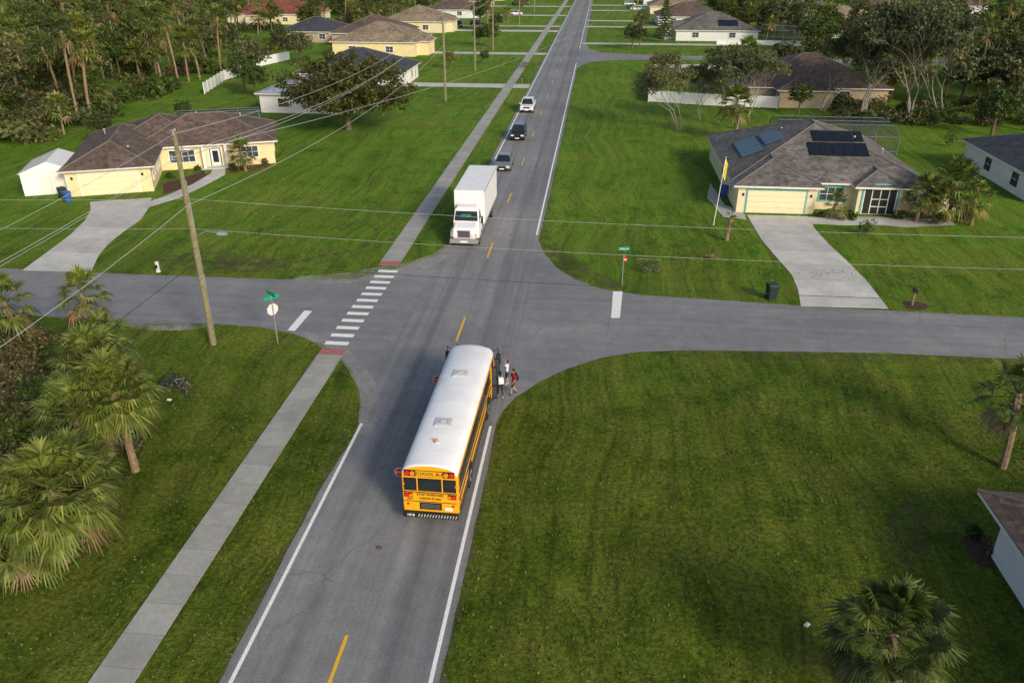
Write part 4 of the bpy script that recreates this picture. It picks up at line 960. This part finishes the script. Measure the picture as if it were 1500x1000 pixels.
# ------------------------------------------------------------------ students
def person(name, x, y, rot, h, cols, pose, hairlen=0, pack=None):
    e = empty(name, (x,y,0.012), rot)
    J = []; E = []; R = []; K = []
    def j(p, r, par=None, k='skin'):
        J.append(Vector(p)*h); R.append(r*h)
        if par is not None: E.append((par, len(J)-1)); K.append(k)
        return len(J)-1
    T = cols['torso']; L_ = cols['leg']; sk = 'skin'
    pel = j((0,0,.52),.074); sp1 = j((0,.0,.61),.066,pel,T); ch = j((0,.005,.73),.080,sp1,T); nb = j((0,0,.815),.042,ch,T)
    nk = j((0,.004,.855),.028,nb,sk); h1 = j((0,.012,.885),.045,nk,sk); h2 = j((0,.012,.93),.056,h1,sk); h3 = j((0,.004,.972),.040,h2,sk)
    for sx in (-1,1):
        P_ = pose['L' if sx < 0 else 'R']
        sh_ = j((sx*.098,0,.792),.036,nb,T); el = j(P_['elbow'],.025,sh_,cols['arm']); wr_ = j(P_['wrist'],.016,el,sk)
        w = Vector(P_['wrist']); d = (w-Vector(P_['elbow'])).normalized(); side = d.cross(Vector((0,1,0))); side = side.normalized() if side.length > .2 else Vector((1,0,0)); nrm = d.cross(side)
        pm = j(w+d*.03,.018,wr_,sk)
        for fi in range(4):
            o = (fi-1.5)*.0105; l = (.036,.042,.040,.030)[fi]
            b1 = j(w+d*.052+side*o,.0062,pm,sk); b2 = j(w+d*(.052+l*.5)+side*o*1.15+nrm*.004,.0055,b1,sk); j(w+d*(.052+l*.9)+side*o*1.2+nrm*.014,.005,b2,sk)
        t1 = j(w+d*.03+side*-.026,.0065,pm,sk); j(w+d*.052+side*-.036+nrm*.006,.0055,t1,sk)
        hp = j((sx*.05,0,.485),.058,pel,L_); kn = j(P_['knee'],.038,hp,L_); an = j(P_['ankle'],.023,kn,cols['calf'])
        A_ = Vector(P_['ankle']); hl = j(A_+Vector((0,-.012,-.025)),.024,an,'shoe'); j(A_+Vector((sx*.008,.075,-.03)),.021,hl,'shoe')
    me = bpy.data.meshes.new('sk'); me.from_pydata([tuple(p) for p in J], E, []); o = bpy.data.objects.new('sk', me); COL.objects.link(o)
    m = o.modifiers.new('skin','SKIN'); m.use_smooth_shade = True; sv = me.skin_vertices[0].data
    for i, r in enumerate(R): sv[i].radius = (r, r*(.72 if i in (pel,sp1,ch) else .95))
    sv[pel].use_root = True
    o.modifiers.new('sub','SUBSURF').levels = 1
    dg = bpy.context.evaluated_depsgraph_get(); dg.update(); nm = bpy.data.meshes.new_from_object(o.evaluated_get(dg)); bpy.data.objects.remove(o)
    nm.materials.clear(); uni = []
    for k in [T, cols['arm'], L_, cols['calf'], 'skin', cols['shoe']]:
        if k not in uni: uni.append(k); nm.materials.append(MT[k])
    for p in nm.polygons:
        c = p.center; best = 1e9; bk = 'skin'
        for (a,b), k in zip(E, K):
            A_, B_ = J[a], J[b]; t = max(0, min(1, (c-A_).dot(B_-A_)/max(1e-9,(B_-A_).length_squared))); dd = (c-(A_+(B_-A_)*t)).length
            dd -= (R[a]*(1-t)+R[b]*t)
            if dd < best: best = dd; bk = k
        if bk == 'shoe': bk = cols['shoe']
        if c.z < .535*h and bk == T and c.z > .3*h: bk = L_
        p.material_index = uni.index(bk if bk in uni else 'skin'); p.use_smooth = True
    bo_ = bpy.data.objects.new('body', nm); COL.objects.link(bo_); bo_.parent = e
    X = MB()
    def ell(cc, rx, ry, rz, k, zmin=-9, n1=8, n2=12):
        vs = []; fs = []
        for i in range(n1+1):
            for q in range(n2):
                th = pi*i/n1; ph = 2*pi*q/n2
                vs.append((cc[0]+rx*sin(th)*cos(ph), cc[1]+ry*sin(th)*sin(ph), max(zmin, cc[2]+rz*cos(th))))
        for i in range(n1):
            for q in range(n2): fs.append((i*n2+q,(i+1)*n2+q,(i+1)*n2+(q+1)%n2,i*n2+(q+1)%n2))
        X.add(vs, fs, k)
    ell((0,-.008*h,.948*h), .057*h,.062*h,.056*h, cols['hair'], zmin=.925*h)
    ell((0,-.03*h,.925*h), .050*h,.036*h,(.05+hairlen)*h, cols['hair'])
    for sx in (-1,1):
        ell((sx*.02*h,.062*h,.925*h), .007*h,.005*h,.005*h,'black',n1=4,n2=6); ell((sx*.054*h,.005*h,.918*h), .007*h,.012*h,.017*h,'skin',n1=4,n2=6)
    ell((0,.068*h,.908*h), .008*h,.011*h,.013*h,'skin',n1=4,n2=6); ell((0,.058*h,.885*h), .016*h,.006*h,.004*h,'signred',n1=4,n2=6)
    X.obj('head_features', e, smooth=True)
    if pack:
        X = MB(); X.frustum((-.1*h,.1*h,-.155*h,-.06*h), .57*h, (-.085*h,.085*h,-.13*h,-.06*h), .80*h, pack); X.box(-.075*h,.075*h,-.18*h,-.145*h,.59*h,.68*h,pack)
        for sx in (-1,1): X.tube([(sx*.06*h,-.07*h,.8*h),(sx*.065*h,.01*h,.835*h),(sx*.07*h,.072*h,.76*h),(sx*.085*h,.03*h,.64*h),(sx*.08*h,-.07*h,.6*h)], .012*h, 5, pack)
        X.obj('backpack', e, bevel=.02)
def pose(le,lw,re,rw,lk,la,rk_,ra): return {'L':dict(elbow=le,wrist=lw,knee=lk,ankle=la),'R':dict(elbow=re,wrist=rw,knee=rk_,ankle=ra)}
walk = pose((-.135,-.04,.65),(-.14,.04,.54),(.135,.03,.65),(.13,.12,.57),(-.055,.07,.29),(-.055,.10,.05),(.055,.0,.28),(.055,-.12,.065))
armsup = pose((-.17,.03,.83),(-.08,.03,.95),(.15,.0,.66),(.10,.09,.62),(-.06,.02,.28),(-.06,0,.05),(.06,.03,.28),(.065,-.02,.05))
x,y = G(752,577); person('student', x,y, radians(110), 1.6, dict(torso='shirtr',arm='shirtr',leg='clothk',calf='skin',shoe='clothk',hair='hair'), walk, pack='clothk')
x,y = G(733,581); person('student', x,y, radians(20), 1.62, dict(torso='clothk',arm='clothk',leg='clothk',calf='clothk',shoe='shirtw',hair='hair'), walk, .03, pack='shirtw')
x,y = G(743,563); person('student', x,y, radians(75), 1.6, dict(torso='shirtw',arm='shirtw',leg='clothb',calf='skin',shoe='shirtw',hair='hairb'), armsup, .05)
for a,b_ in ((1182,915),(248,586),(192,633),(556,803)):
    x,y = G(a,b_); l = MB(); l.frustum((-.12,.12,-.08,.08),.0,(-.08,.09,-.05,.06),.06,'trim' if a != 556 else 'bark'); l.obj('litter', loc=(x,y,.02), rot=a)

# ------------------------------------------------------------------ light, world, camera
w = bpy.data.worlds.new('World'); S.world = w; w.use_nodes = True; nt = w.node_tree
sky = nt.nodes.new('ShaderNodeTexSky'); sky.sky_type = 'NISHITA'; sky.sun_disc = False
sun_el, az = radians(26), radians(140)
sky.sun_elevation = sun_el; sky.sun_rotation = az; sky.dust_density = 3.0
nt.links.new(sky.outputs[0], nt.nodes['Background'].inputs[0]); nt.nodes['Background'].inputs[1].default_value = .15
L = bpy.data.lights.new('sun', 'SUN'); L.energy = 2.5; L.angle = radians(12); L.color = (1,.89,.72)
so = bpy.data.objects.new('sun', L); COL.objects.link(so)
d = Vector((sin(az)*cos(sun_el), cos(az)*cos(sun_el), sin(sun_el))); so.rotation_euler = d.to_track_quat('Z','Y').to_euler(); so.location = (0,0,50)
cam = bpy.data.cameras.new('camera'); cam.sensor_width = 36; cam.lens = F/1500*36; cam.clip_end = 6000
co = bpy.data.objects.new('camera', cam); COL.objects.link(co); co.location = (0,0,H); co.rotation_euler = (pi/2-PITCH, 0, PSI)
S.camera = co
S.view_settings.view_transform = 'Standard'; S.view_settings.look = 'None'; S.view_settings.exposure = 0
